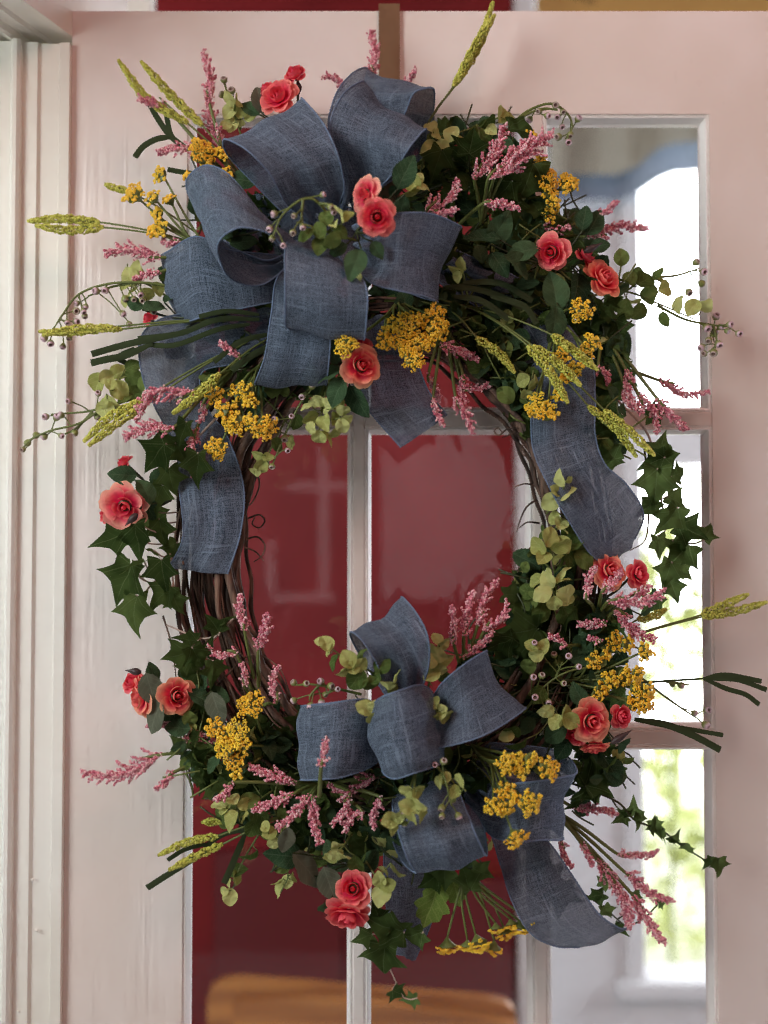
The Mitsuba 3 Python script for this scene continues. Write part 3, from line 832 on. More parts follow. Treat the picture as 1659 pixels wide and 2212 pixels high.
# ---------------------------------------------------------------- the wreath: its ring of vines
ring = thing('grapevine_wreath', 'ring of bundled brown grapevine strands under the flowers, barest at lower left', 'wreath')
rv = np.random.default_rng(3)
CX, CY, RX, RY = 852, 1195, 398, 492
for k in range(58):
    full = rv.random() < 0.45
    a0 = rv.random() * 6.283
    span = 6.283 if full else 1.6 + 2.8 * rv.random()
    n = int(span * 22) + 6
    th_ = a0 + np.linspace(0, span, n)
    o0, o1, ph = rv.uniform(-66, 66), rv.uniform(8, 34), rv.random() * 6.28
    off = o0 + o1 * np.sin(th_ * rv.choice([1, 2]) + ph) + 5 * np.sin(th_ * 9 + ph * 3) + 3 * np.sin(th_ * 23 + ph)
    hh = np.clip(4.2 + rv.normal() * 1.7 + 1.2 * np.sin(th_ * 2 + ph * 2) + 0.3 * np.sin(th_ * 11), 1.0, 7.6)
    pts = np.array([P(CX + (RX + o) * math.cos(t), CY + (RY + o) * math.sin(t), q) for t, o, q in zip(th_, off, hh)])
    rad = rv.choice([0.0010, 0.0015, 0.0022, 0.0031, 0.0042], p=[.22, .28, .25, .17, .08])
    rr = rad * (0.85 + 0.25 * meshkit.noise(np.stack([th_ * 9, th_ * 0 + k, th_ * 0], 1))) * (1 + 0.35 * np.exp(-((th_ * 3 + ph) % 2.1 - 1) ** 2 / 0.004))
    part(ring, 'vine', mikit.ply(tube(pts, rr, 7), 'vine_bark', True))
def wire(pts, rad, name='twig'):
    part(ring, name, mikit.ply(tube(spline(W(pts), 10 * len(pts)), np.linspace(rad, rad * .5, 10 * len(pts)), 6), 'vine_bark', True))
for pts in ([(1150, 930, 6), (1120, 925, 7), (1095, 928, 7), (1078, 940, 7), (1068, 932, 7), (1076, 924, 7), (1084, 934, 7)], [(1146, 945, 6), (1118, 935, 6), (1085, 945, 6)], [(1150, 965, 5), (1128, 950, 6), (1118, 938, 6), (1130, 930, 6)],
            [(1148, 985, 6), (1136, 960, 6), (1124, 970, 6), (1135, 985, 6), (1146, 972, 6)], [(1160, 1050, 5), (1135, 1045, 6), (1112, 1052, 6)], [(1158, 1080, 5), (1138, 1095, 6), (1125, 1120, 6), (1116, 1150, 6)],
            [(1165, 1130, 5), (1140, 1128, 6), (1122, 1140, 6)], [(1160, 1170, 5), (1140, 1190, 6), (1124, 1215, 6), (1118, 1240, 6)], [(1152, 1210, 5), (1128, 1250, 6), (1122, 1290, 6)],
            [(535, 1120, 6), (560, 1112, 6), (572, 1125, 6), (560, 1140, 6), (545, 1132, 6), (550, 1118, 7)], [(530, 1165, 6), (556, 1160, 6), (572, 1178, 6), (566, 1200, 6), (548, 1214, 6)], [(528, 1182, 6), (552, 1192, 6), (570, 1212, 6)],
            [(520, 1010, 6), (552, 1022, 7), (560, 1050, 7), (545, 1085, 7), (530, 1095, 6)], [(500, 970, 7), (520, 985, 7), (534, 1010, 7), (522, 1020, 7)],
            [(405, 1640, 4), (412, 1690, 4), (420, 1720, 4)], [(380, 1560, 3), (398, 1620, 4), (404, 1668, 4), (416, 1712, 4)], [(352, 1330, 3), (372, 1400, 3), (384, 1500, 3)],
            [(470, 1480, 6), (540, 1415, 7), (600, 1440, 7), (628, 1500, 7)], [(1180, 1440, 5), (1110, 1300, 6), (1080, 1330, 6)], [(1390, 950, 4), (1400, 1060, 4), (1396, 1160, 4), (1360, 1190, 4)]):
    wire(pts, 0.0011)

# ---------------------------------------------------------------- two denim bows
b1 = thing('ribbon_bow', 'large upper blue denim ribbon bow with full loops at the top left of the wreath', 'bow', None)
ribbon(b1, 'loop', [(665, 490, 11), (640, 462, 13), (615, 435, 15), (582, 374, 17.5), (530, 322, 18), (484, 301, 14.5), (492, 335, 10), (549, 397, 8), (620, 470, 8), (660, 500, 9)],
       [(725, 470, 11), (738, 435, 13), (744, 402, 14.5), (730, 335, 17), (697, 265, 16.5), (652, 212, 12.5), (668, 240, 8), (715, 330, 7), (735, 430, 7.5), (725, 480, 9)], 'upper left loop', 0.3, 1)
ribbon(b1, 'loop', [(735, 450, 10), (747, 405, 12), (726, 335, 14), (712, 280, 15), (724, 232, 15), (750, 195, 14), (783, 175, 11), (775, 195, 7), (740, 300, 6), (735, 430, 8)],
       [(775, 450, 10), (800, 425, 12), (846, 378, 15), (882, 322, 17), (906, 291, 16), (916, 281, 15), (922, 280, 11), (918, 310, 8), (905, 350, 7), (790, 440, 8)], 'inner loop of the tallest pair', 0.3, 2)
ribbon(b1, 'loop', [(740, 440, 8), (722, 330, 10), (709, 275, 10.5), (713, 240, 10.5), (729, 198, 10), (756, 163, 8.5), (790, 147, 6), (790, 170, 3), (760, 300, 3), (745, 430, 6)],
       [(780, 440, 8), (830, 330, 10), (872, 250, 12), (890, 206, 13), (908, 193, 13), (929, 189, 11), (939, 200, 7), (936, 240, 4.5), (922, 290, 4), (790, 430, 6)], 'outer loop of the tallest pair', 0.2, 3)
ribbon(b1, 'loop', [(610, 520, 14.5), (575, 480, 16), (540, 430, 16.5), (490, 373, 15.5), (440, 358, 13.5), (402, 392, 11.5), (418, 445, 9.5), (478, 520, 8.5), (560, 560, 9.5), (630, 560, 11.5)],
       [(640, 545, 16.5), (610, 518, 18.5), (572, 499, 20), (516, 492, 20.5), (476, 518, 19.5), (472, 556, 16.5), (500, 603, 13), (560, 618, 11), (612, 590, 11), (650, 555, 13.5)], 'left tube-shaped loop with a dark opening', 0.2, 4)
ribbon(b1, 'loop', [(640, 560, 7.3), (590, 550, 8.3), (500, 540, 9.3), (425, 511, 9.8), (368, 540, 7.8), (349, 556, 4.3), (420, 545, 3.8), (580, 570, 4.3)],
       [(640, 640, 7.3), (600, 650, 8.8), (532, 664, 10.3), (450, 681, 10.8), (412, 693, 8.8), (394, 699, 5.3), (450, 690, 3.8), (620, 640, 4.3)], 'lowest left loop', 0.4, 5)
ribbon(b1, 'loop', [(665, 510, 14), (645, 522, 17), (618, 528, 19), (616, 600, 20), (616, 665, 19), (618, 707, 16), (640, 690, 12), (650, 600, 11)],
       [(700, 525, 14), (735, 566, 16), (778, 596, 18.5), (793, 632, 19.5), (792, 685, 18.5), (786, 734, 15.5), (778, 700, 12), (710, 600, 11)], 'front hanging loop', 0.2, 6)
ribbon(b1, 'loop', [(650, 560, 11), (600, 598, 13), (586, 680, 14.5), (572, 770, 14), (551, 829, 11), (578, 800, 7.5), (640, 650, 8)],
       [(700, 600, 11), (712, 660, 13), (714, 720, 14.5), (711, 780, 14), (704, 830, 11), (700, 790, 8), (690, 650, 8)], 'loop hanging lowest under the front loop', 0.3, 7)
ribbon(b1, 'loop', [(770, 490, 13), (835, 466, 16.5), (880, 459, 18), (940, 464, 17), (996, 491, 12.5), (930, 480, 8.5), (780, 500, 9)],
       [(770, 560, 13), (798, 608, 16.5), (858, 627, 18), (915, 639, 16), (946, 652, 11.5), (880, 630, 8.5), (770, 560, 9)], 'right loop', 0.4, 8)
ribbon(b1, 'tail', [(735, 690, 7), (760, 790, 8.5), (785, 870, 9), (866, 967, 8.5)], [(850, 690, 7), (900, 785, 9), (926, 845, 8.5), (966, 897, 7)], 'short tail over the middle of the door', 0.4, 9)
ribbon(b1, 'tail', [(600, 640, 6.5), (440, 670, 7), (345, 690, 7.5), (302, 735, 8), (308, 815, 8.5), (335, 880, 8.5), (378, 965, 8), (388, 1060, 9), (395, 1160, 8.5), (364, 1227, 7)],
       [(620, 720, 6.5), (520, 780, 6.5), (442, 800, 6.5), (432, 840, 7), (440, 862, 7.5), (458, 900, 8), (490, 940, 8.5), (526, 1050, 9), (520, 1150, 8.5), (492, 1240, 8)], 'long left tail folded once at its top', 0.3, 10)
ribbon(b1, 'tail', [(930, 600, 9), (1060, 690, 6.5), (1135, 800, 8), (1146, 890, 9.5), (1152, 970, 10.5), (1185, 1050, 11.5), (1235, 1135, 11), (1285, 1206, 9.5), (1330, 1212, 8)],
       [(990, 540, 9), (1150, 620, 6.5), (1268, 760, 8), (1286, 860, 9), (1285, 935, 9.5), (1305, 1000, 9.5), (1355, 1048, 9), (1390, 1110, 7.5), (1372, 1165, 6.5)], 'long wavy right tail lit from behind', 0.3, 11)
ribbon(b1, 'loop', [(600, 470, 8), (640, 450, 9.5), (700, 440, 10), (760, 450, 9), (820, 480, 7)], [(580, 600, 8), (640, 590, 10), (700, 580, 11), (770, 580, 10), (830, 600, 7)], 'shaded gathered ribbon at the centre', 0.4, 20)
ribbon(b1, 'loop', [(470, 430, 5), (474, 520, 5.5), (520, 630, 5)], [(650, 430, 5), (650, 520, 6), (650, 630, 5)], None, 0.3, 21)
kn = spline(W([(690, 490, 6), (698, 520, 9), (702, 560, 6)]), 10)
part(b1, 'knot', mikit.ply(tube(kn, 0.010 + 0.002 * np.sin(np.arange(10) * 2), 14), 'ribbon_edge', True))

b2 = thing('ribbon_bow', 'smaller lower blue denim ribbon bow at the foot of the wreath', 'bow', None)
ribbon(b2, 'loop', [(845, 1510, 11), (822, 1450, 14), (800, 1408, 15.5), (775, 1376, 15.5), (757, 1366, 13), (764, 1390, 9), (800, 1450, 7), (850, 1520, 8)],
       [(905, 1510, 11), (926, 1440, 14), (924, 1375, 15.5), (898, 1322, 14.5), (868, 1290, 11), (880, 1320, 7), (900, 1420, 6), (890, 1520, 8)], 'loop standing up at the top', 0.4, 12)
ribbon(b2, 'loop', [(910, 1530, 11), (935, 1500, 13.5), (962, 1469, 16), (1010, 1430, 16.5), (1052, 1406, 13), (1000, 1450, 8.5), (905, 1540, 9)],
       [(910, 1590, 11), (935, 1608, 13.5), (960, 1613, 16), (1050, 1586, 16.5), (1136, 1528, 12.5), (1040, 1560, 8.5), (905, 1590, 9)], 'right loop', 0.7, 13)
ribbon(b2, 'loop', [(915, 1510, 9), (930, 1495, 12), (908, 1480, 15.5), (862, 1492, 18.5), (816, 1511, 17), (806, 1535, 13), (860, 1530, 9)],
       [(925, 1640, 9), (955, 1640, 12), (949, 1651, 15), (900, 1668, 18.5), (850, 1682, 17), (828, 1660, 13), (870, 1620, 9)], 'front middle loop', 0.8, 14)
ribbon(b2, 'loop', [(830, 1540, 10), (800, 1514, 12.5), (770, 1511, 14.5), (710, 1519, 14.5), (651, 1526, 10.5), (720, 1530, 6.5), (830, 1550, 7)],
       [(830, 1620, 10), (808, 1652, 12.5), (745, 1677, 14.5), (700, 1683, 14.5), (650, 1684, 10.5), (720, 1670, 6.5), (830, 1630, 7)], 'left loop', 0.5, 15)
ribbon(b2, 'loop', [(875, 1640, 5), (850, 1715, 8.5), (852, 1765, 14.5), (876, 1844, 16.5), (899, 1886, 13), (866, 1856, 8), (846, 1790, 7), (860, 1650, 7)],
       [(930, 1640, 5), (985, 1700, 8.5), (1006, 1748, 14.5), (1030, 1808, 16.5), (1051, 1848, 13), (1048, 1800, 8), (1038, 1720, 7), (930, 1650, 7)], 'loop hanging at the bottom', 0.5, 16)
ribbon(b2, 'loop', [(1000, 1660, 5), (1062, 1690, 9.5), (1125, 1691, 14), (1205, 1680, 14), (1246, 1668, 11), (1228, 1636, 8), (1180, 1616, 6), (1050, 1600, 6)],
       [(1000, 1720, 5), (1048, 1795, 9.5), (1100, 1817, 14), (1165, 1815, 14), (1217, 1813, 11), (1190, 1790, 8), (1130, 1760, 6), (1000, 1700, 6)], 'lower right loop behind yellow flowers', 0.5, 17)
ribbon(b2, 'tail', [(960, 1680, 7), (1050, 1785, 7), (1080, 1865, 8), (1105, 1945, 9), (1145, 2015, 9.5), (1200, 2044, 9), (1252, 2047, 8)],
       [(1040, 1660, 7), (1140, 1775, 7), (1190, 1825, 7), (1236, 1890, 7), (1290, 1970, 7), (1335, 2003, 6.5), (1357, 2006, 6)], 'broad lower right tail lit from behind', 0.4, 18)
ribbon(b2, 'tail', [(850, 1700, 6), (830, 1830, 6.5), (834, 1950, 6), (846, 2048, 6), (872, 2064, 6)], [(930, 1700, 6), (935, 1850, 6.5), (934, 1930, 6), (932, 1990, 6), (896, 2074, 6)], 'short tail at the bottom behind ivy', 0.5, 19)
part(b2, 'knot', mikit.ply(tube(spline(W([(870, 1510, 11), (882, 1560, 12.5), (885, 1620, 11)]), 10), 0.012, 14), 'ribbon_edge', True))

# ---------------------------------------------------------------- roses
GR = 'coral rose sprays'
def rose_spray(label, roses, leaves, root, buds=()):
    k = thing('rose_spray', label, 'rose spray', GR)
    tubes = []
    rt = P(*root)
    for (u, v, h, r, face, proto, spin) in roses:
        q = rose(k, u, v, h, r, face, proto, spin)
        tubes.append(tube(spline([rt, (rt + q) / 2 + [0, .01, -.004], q], 12), 0.0014, 6))
    for (kind, u, v, size, ang, h) in leaves:
        sh, m, b = place_leaf(kind, u, v, h, size, ang)
        part(k, 'leaf', sh, to_world=m, label='grey leaf underside' if kind == 'grey' else None)
        tubes.append(tube(spline([rt, (rt + b) / 2 + [0, .006, 0], b], 8), 0.0008, 5))
    part(k, 'stem', mikit.ply(join(tubes), 'stem_dark', True))
    for (u0, v0, u1, v1, h) in buds:
        a, b = P(u0, v0, h), P(u1, v1, h)
        part(k, 'sepal', mikit.ply(tube([a * (1 - t) + b * t for t in np.linspace(0, 1, 8)], np.array([.0012, .0028, .0036, .0034, .0026, .0016, .0008, .0003]), 8), 'sepal_dark', True))


rose_spray('pair of coral roses with peach rims in the middle of the upper bow', [(783, 418, 19.5, 41, (-.45, .25, .85), 1, 0.3), (815, 468, 21.5, 53, (.12, -.05, 1), 0, 0.9)],
           [('rose', 876, 372, 82, 62, 17.5), ('rose', 868, 448, 62, 255, 15), ('rose', 767, 570, 78, 250, 20), ('rose', 815, 540, 50, 300, 18), ('rose', 730, 540, 50, 215, 18)], (770, 500, 15))
rose_spray('single full coral rose under the front loop of the upper bow', [(785, 787, 14.5, 54, (.08, -.05, 1), 0, 2.1), (772, 745, 12.5, 40, (-.1, .5, .8), 2, 0.5)],
           [('rose', 718, 757, 62, 110, 12.5), ('rose', 712, 808, 66, 200, 12.5), ('rose', 728, 848, 76, 235, 12), ('rose', 773, 868, 88, 290, 11.5)], (760, 790, 10))
rose_spray('two coral roses peeping over the top left edge of the wreath', [(600, 205, 8.5, 44, (-.1, .35, .9), 1, 0.2), (635, 156, 7, 36, (.1, .5, .8), 2, 1.0), (575, 190, 6.5, 30, (-.6, .6, .6), 2, 0.7)],
           [('grey', 562, 215, 70, 100, 6), ('rose', 540, 235, 56, 150, 5.5)], (640, 280, 5), [(644, 178, 645, 210, 6.6)])
rose_spray('three coral roses in a slanting row at the top right', [(1187, 545, 12, 50, (-.25, .15, .95), 1, 1.7), (1270, 550, 9, 36, (.45, .3, .8), 2, 0.1), (1308, 598, 9.5, 46, (.75, .05, .65), 0, 0.4)],
           [('rose', 1127, 545, 88, 195, 11.5), ('rose', 1120, 575, 84, 350, 12), ('rose', 1040, 512, 96, 165, 12.5), ('rose', 1080, 492, 84, 60, 12), ('rose', 1080, 570, 70, 300, 11.5), ('rose', 1262, 470, 66, 80, 8), ('rose', 1285, 480, 70, 60, 7.5), ('rose', 1297, 530, 56, 10, 9.5), ('rose', 1199, 628, 90, 100, 11), ('rose', 1198, 700, 96, 258, 11.5), ('rose', 1250, 620, 86, 250, 9)],
           (1200, 580, 7.5), [(1262, 545, 1302, 524, 10.5)])
rose_spray('small coral rosebud half hidden beside the left loop of the upper bow', [(320, 684, 6.5, 24, (-.2, .6, .75), 2, 0.0)],
           [('rose', 290, 655, 50, 150, 6.5), ('rose', 336, 664, 66, 40, 8), ('rose', 372, 640, 62, 80, 7)], (390, 690, 5))
rose_spray('coral roses above the left ivy, one large and one small above it', [(266, 1098, 10, 53, (-.35, -.15, .92), 0, 0.5), (265, 998, 7.5, 27, (-.4, .8, .5), 2, 0.9), (228, 1108, 7.5, 30, (-.8, 0, .55), 2, 1.9)],
           [('rose', 265, 1026, 62, 175, 10), ('rose', 312, 1058, 74, 100, 10.5), ('rose', 322, 1100, 70, 300, 9), ('rose', 345, 1030, 62, 60, 8)], (370, 1080, 5), [(297, 1110, 270, 1136, 13)])
rose_spray('two coral roses facing left and right at the lower left of the ring', [(294, 1508, 8.5, 50, (-.85, .05, .5), 1, 0.4), (284, 1470, 7, 34, (-.75, .5, .4), 2, 1.2), (386, 1504, 10, 46, (.35, .05, .93), 0, 1.3)],
           [('grey', 326, 1490, 92, 285, 10), ('grey', 335, 1548, 84, 240, 9.5), ('rose', 330, 1455, 60, 110, 8), ('rose', 436, 1508, 76, 340, 9), ('rose', 440, 1470, 60, 40, 8), ('grey', 468, 1530, 78, 290, 10), ('rose', 400, 1450, 46, 60, 7)], (400, 1535, 5), [(305, 1452, 270, 1448, 10)])
rose_spray('pair of coral roses behind pink plumes at the right of the ring', [(1323, 1230, 9.5, 48, (-.1, .35, .92), 0, 2.3), (1386, 1240, 8.5, 40, (.45, .2, .85), 1, 0.6)],
           [('rose', 1277, 1350, 72, 220, 9), ('rose', 1404, 1302, 76, 15, 8), ('rose', 1340, 1320, 66, 330, 8), ('rose', 1246, 1290, 60, 170, 8)], (1310, 1290, 5))
rose_spray('large coral rose with a smaller one beside it at the lower right', [(1283, 1560, 12, 52, (-.05, .0, 1), 0, 0.2), (1346, 1548, 10, 36, (.4, .3, .8), 2, 0.8), (1285, 1618, 9.5, 34, (.1, -.85, .5), 1, 0.0), (1240, 1590, 10, 34, (-.6, -.4, .7), 2, 2.0)],
           [('rose', 1199, 1585, 66, 210, 10), ('rose', 1215, 1620, 62, 235, 9), ('rose', 1350, 1610, 70, 330, 8), ('rose', 1250, 1500, 60, 120, 9)], (1290, 1550, 6), [(1320, 1606, 1366, 1576, 11)])
rose_spray('two coral roses one above the other at the bottom centre', [(760, 1920, 12, 47, (-.05, .1, 1), 1, 0.8), (750, 1984, 11, 48, (.0, -.75, .7), 0, 0.3)],
           [('rose', 615, 1848, 84, 175, 9), ('grey', 664, 1878, 100, 330, 10.5), ('grey', 712, 1910, 80, 290, 10.5), ('rose', 708, 1962, 76, 260, 10), ('rose', 690, 1900, 70, 230, 9.5), ('rose', 800, 1860, 60, 60, 10), ('rose', 715, 1840, 60, 120, 10)], (760, 1870, 7))

# ---------------------------------------------------------------- yarrow
def yarrow(label, root, heads, h, face=(0, .15, 1), spread=0.5):
    k = thing('yarrow_stem', label, 'yarrow', 'golden yellow yarrow stems')
    rt = P(*root)
    tubes = []
    for hd_ in heads:
        u, v, r = hd_[:3]
        hh = (hd_[4] if len(hd_) > 4 else h) + rng.normal() * 0.3
        fc = np.array(hd_[3] if len(hd_) > 3 and hd_[3] is not None else face, float)
        fc = fc + np.array([(u - root[0]) / 120 * spread, -(v - root[1]) / 120 * spread * .6, 0]) * .5 + rng.normal(size=3) * .22
        c = P(u, v, hh)
        e = yarrow_head(k, c, fc, r, hh)
        tubes.append(tube(spline([rt, rt * .6 + e * .4 + [rng.normal() * .004, -.004, .003 * rng.normal()], e], 14), np.linspace(0.0016, 0.0011, 14), 6))
    part(k, 'stalk', mikit.ply(join(tubes), 'stem_green', True))
    return k


yarrow('yellow yarrow spreading left of the upper bow', (455, 545, 6), [(290, 420, 24), (330, 428, 17), (366, 432, 15), (346, 378, 17), (340, 462, 15), (346, 492, 20), (330, 500, 14)], 7, (-.35, .3, .9))
yarrow('yellow yarrow tucked behind the top left loops of the upper bow', (520, 420, 5), [(436, 332, 26), (470, 330, 15), (405, 380, 11), (424, 310, 13), (450, 348, 15), (484, 338, 12), (490, 372, 12)], 7)
yarrow('large yellow yarrow cluster right of the single rose under the upper bow', (860, 650, 8), [(747, 745, 24, None, 16), (848, 706, 20), (832, 738, 20), (880, 697, 24), (908, 690, 17), (940, 678, 21), (945, 712, 24), (905, 742, 24), (872, 735, 24), (892, 775, 23), (925, 735, 17), (878, 760, 15)], 13.5, (0, -.1, 1))
yarrow('yellow yarrow cluster below left of the upper bow', (560, 790, 8), [(463, 852, 19), (480, 885, 18), (522, 848, 24), (540, 868, 16), (500, 888, 18), (506, 912, 27), (545, 912, 18), (573, 922, 25), (468, 968, 23), (558, 930, 15)], 12, (0, .0, 1))
yarrow('yellow yarrow against the beige valance at top right', (1090, 440, 6), [(1146, 290, 13), (1158, 362, 16), (1180, 385, 26), (1226, 398, 22), (1188, 415, 20), (1194, 440, 18), (1186, 465, 17), (1170, 345, 11)], 8.5, (.2, .15, .9))
yarrow('orange yellow yarrow between foxtails over the long right tail', (1200, 690, 7), [(1256, 672, 24), (1277, 742, 21), (1264, 765, 18), (1215, 768, 19), (1244, 797, 16), (1222, 815, 13), (1160, 872, 22), (1182, 890, 22), (1204, 855, 13), (1148, 888, 12)], 11.5, (0, .1, 1))
yarrow('bright yellow yarrow left of the lower bow', (585, 1600, 6), [(543, 1524, 28), (466, 1572, 21), (515, 1582, 26), (492, 1612, 26), (508, 1638, 23), (512, 1668, 15), (482, 1592, 14), (530, 1608, 15)], 11, (-.15, .1, .97))
yarrow('yellow yarrow backlit at the right edge above the large lower rose', (1220, 1470, 6), [(1327, 1386, 20), (1356, 1392, 18), (1393, 1408, 19), (1282, 1427, 18), (1309, 1413, 13), (1318, 1467, 19), (1350, 1460, 20), (1378, 1455, 16), (1378, 1488, 20), (1392, 1520, 21), (1368, 1520, 18), (1300, 1487, 18), (1288, 1505, 17), (1400, 1490, 15)], 9, (.3, .1, .9))
yarrow('yellow yarrow in front of the lower right loop of the lower bow', (1020, 1610, 9), [(1098, 1650, 24), (1120, 1640, 18), (1146, 1640, 18), (1184, 1660, 23), (1128, 1668, 15), (1092, 1708, 20), (1066, 1742, 20), (1094, 1745, 20), (1145, 1734, 25), (1115, 1810, 24), (1110, 1725, 14)], 16.5, (0, .0, 1))
yk = yarrow('hanging yellow yarrow seen from behind at the bottom of the wreath', (1005, 1880, 9), [(967, 2046, 21, (-.1, -.95, .1)), (1008, 2045, 15, (0, -.9, .2)), (1034, 2040, 23, (.1, -.55, .55)), (1066, 2050, 18, (.1, -.9, .2)), (1072, 2008, 15, (.2, -.6, .5)), (1092, 2018, 18, (.1, -.9, .2)), (1120, 2006, 18, (.2, -.9, .1)), (1146, 2000, 17, (.3, -.8, .2)), (1105, 1998, 14, (.2, -.7, .4))], 8.5, (0, -.9, .2), 0.2)
for (u, v, s, a, h) in ((932, 1958, 118, 252, 9.5), (985, 1925, 84, 285, 9), (945, 1900, 80, 215, 9.2)):
    sh, m, b = place_leaf('yarrow', u, v, h, s, a, (0, 10)); part(yk, 'leaf', sh, to_world=m, label='yellow green veined leaf')

# ---------------------------------------------------------------- pink plumes
def plumes(label, root, spikes, h=8.0, fat=1.0):
    k = thing('plume_stem', label, 'plume flower', 'stems of beaded pink plumes')
    rt = P(*root)
    tubes = []
    for s in spikes:
        hh = (s[4] if len(s) > 4 else h) + rng.normal() * .3
        b, t = P(s[0], s[1], hh), P(s[2], s[3], hh + (s[5] if len(s) > 5 else rng.normal() * .8))
        plume(k, b, t, fat)
        d = unit(b - t)
        tubes.append(tube(spline([rt, (rt + b) / 2 + [0, -.002, .002], b, b * .7 + t * .3], 14), np.linspace(0.0022, 0.0013, 14), 6))
    part(k, 'stem', mikit.ply(join(tubes), 'stem_green', True))


plumes('tall upright pink plume at the top left above the yarrow', (500, 400, 5), [(452, 222, 437, 110), (476, 315, 450, 205)], 6)
plumes('pink plume pointing left beside the top left yarrow', (500, 400, 5), [(432, 322, 338, 330), (358, 232, 298, 208)], 6)
plumes('three small pink plumes standing behind the tallest loops beside the hanger strap', (800, 300, 4), [(806, 165, 800, 64), (745, 215, 695, 165), (868, 190, 898, 146)], 4.5, .8)
plumes('two thick pink plumes in front of ivy at the top right', (1040, 480, 8), [(1025, 385, 1087, 268), (1055, 385, 1112, 315), (1075, 368, 1195, 286), (1090, 372, 1170, 300)], 11.5, 1.15)
plumes('pink plumes beside the right loop of the upper bow', (960, 520, 8), [(922, 455, 990, 385), (930, 458, 988, 450), (1048, 437, 1126, 452)], 13.5)
plumes('red pink plumes stretching right above the slanting rose row', (1190, 520, 5), [(1258, 478, 1336, 432, 6), (1270, 512, 1402, 496, 6), (1170, 490, 1235, 485, 7)], 6, .8)
plumes('pink plumes pointing left under the left yarrow', (440, 570, 5), [(345, 556, 222, 552), (345, 588, 288, 606), (388, 522, 350, 514)], 7, .9)
plumes('pink plumes fanning out from the folded left tail', (500, 800, 7), [(418, 845, 292, 915), (374, 925, 265, 950), (425, 925, 421, 1033), (440, 870, 428, 915), (520, 772, 474, 738)], 11.5)
plumes('drooping pink plumes in the top middle pane', (960, 690, 7), [(955, 745, 1036, 779), (935, 862, 958, 920), (984, 858, 1021, 940), (1000, 838, 1062, 832), (1000, 810, 1010, 870), (925, 812, 948, 868)], 8, .85)
plumes('backlit pink plumes drooping over the right muntin', (1300, 720, 5), [(1352, 800, 1392, 895), (1378, 850, 1418, 938), (1420, 862, 1486, 930), (1292, 792, 1311, 828), (1350, 835, 1372, 880)], 8)
plumes('thin pink plume reaching far right across the bright upper pane', (1300, 790, 4), [(1425, 822, 1535, 844, 3)], 3, .45)
plumes('pink plumes in front of the right pair of roses', (1290, 1330, 7), [(1266, 1292, 1288, 1222), (1300, 1280, 1344, 1232), (1318, 1298, 1438, 1272), (1372, 1282, 1402, 1262)], 13, 1.05)
plumes('pink plumes below the right pair of roses', (1270, 1400, 6), [(1330, 1316, 1420, 1382), (1308, 1346, 1248, 1348), (1222, 1395, 1184, 1376), (1300, 1385, 1270, 1378)], 9.5)
plumes('thin pink plumes upright beside the top loop of the lower bow', (1000, 1470, 6), [(980, 1390, 976, 1308), (1002, 1372, 1026, 1274), (1032, 1350, 1078, 1252), (1046, 1362, 1094, 1290), (1004, 1420, 1068, 1362)], 8.5, .7)
plumes('upright pink plumes against the red pane at the lower left', (560, 1530, 6), [(528, 1362, 521, 1282), (558, 1402, 578, 1322), (510, 1412, 446, 1392), (528, 1482, 519, 1432), (597, 1518, 603, 1436)], 10, .95)
plumes('long pink plumes pointing left below the lower left roses', (480, 1630, 5), [(348, 1630, 170, 1668), (432, 1598, 312, 1570), (476, 1606, 400, 1606), (376, 1668, 332, 1704)], 8, .9)
plumes('small upright pink plume in front of the left loop of the lower bow', (690, 1720, 13), [(694, 1655, 706, 1598, 17)], 17, 1.0)
plumes('pink plumes pointing left under the left loop of the lower bow', (700, 1700, 7), [(640, 1690, 536, 1656), (808, 1678, 706, 1694), (505, 1690, 465, 1730)], 11)
plumes('hanging pink plumes at the bottom left of the lower bow', (700, 1690, 8), [(632, 1716, 542, 1752), (668, 1718, 594, 1790), (674, 1722, 692, 1828), (756, 1712, 714, 1780), (782, 1752, 748, 1800), (822, 1722, 808, 1790)], 12)
plumes('pink plume behind the lower right loop pointing right', (1180, 1720, 5), [(1236, 1742, 1338, 1758, 6)], 6, .85)
plumes('long pink plumes spreading to the lower right beyond the broad tail', (1190, 1745, 4), [(1211, 1816, 1238, 1875), (1256, 1822, 1282, 1872), (1336, 1846, 1424, 1838), (1290, 1858, 1356, 2004), (1330, 1908, 1358, 2010), (1352, 1886, 1457, 1948), (1368, 1935, 1441, 2042)], 5.5, .75)

# ---------------------------------------------------------------- green foxtail spikes
def foxtails(label, root, spikes, h=7.0, rad=0.0040, blades=()):
    k = thing('foxtail_stem', label, 'foxtail grass', 'beaded green foxtail stems')
    rt = P(*root)
    tubes = []
    for s in spikes:
        hh = s[4] if len(s) > 4 else h
        b, t = P(s[0], s[1], hh), P(s[2], s[3], hh + rng.normal() * .5)
        foxtail(k, b, t, rad)
        tubes.append(tube(spline([rt, (rt + b) / 2 + [0, -.003, .002], b, b * .6 + t * .4], 16), 0.00095, 6))
    part(k, 'stem', mikit.ply(join(tubes), 'stem_green', True))
    for bl in blades: blade(k, *bl)


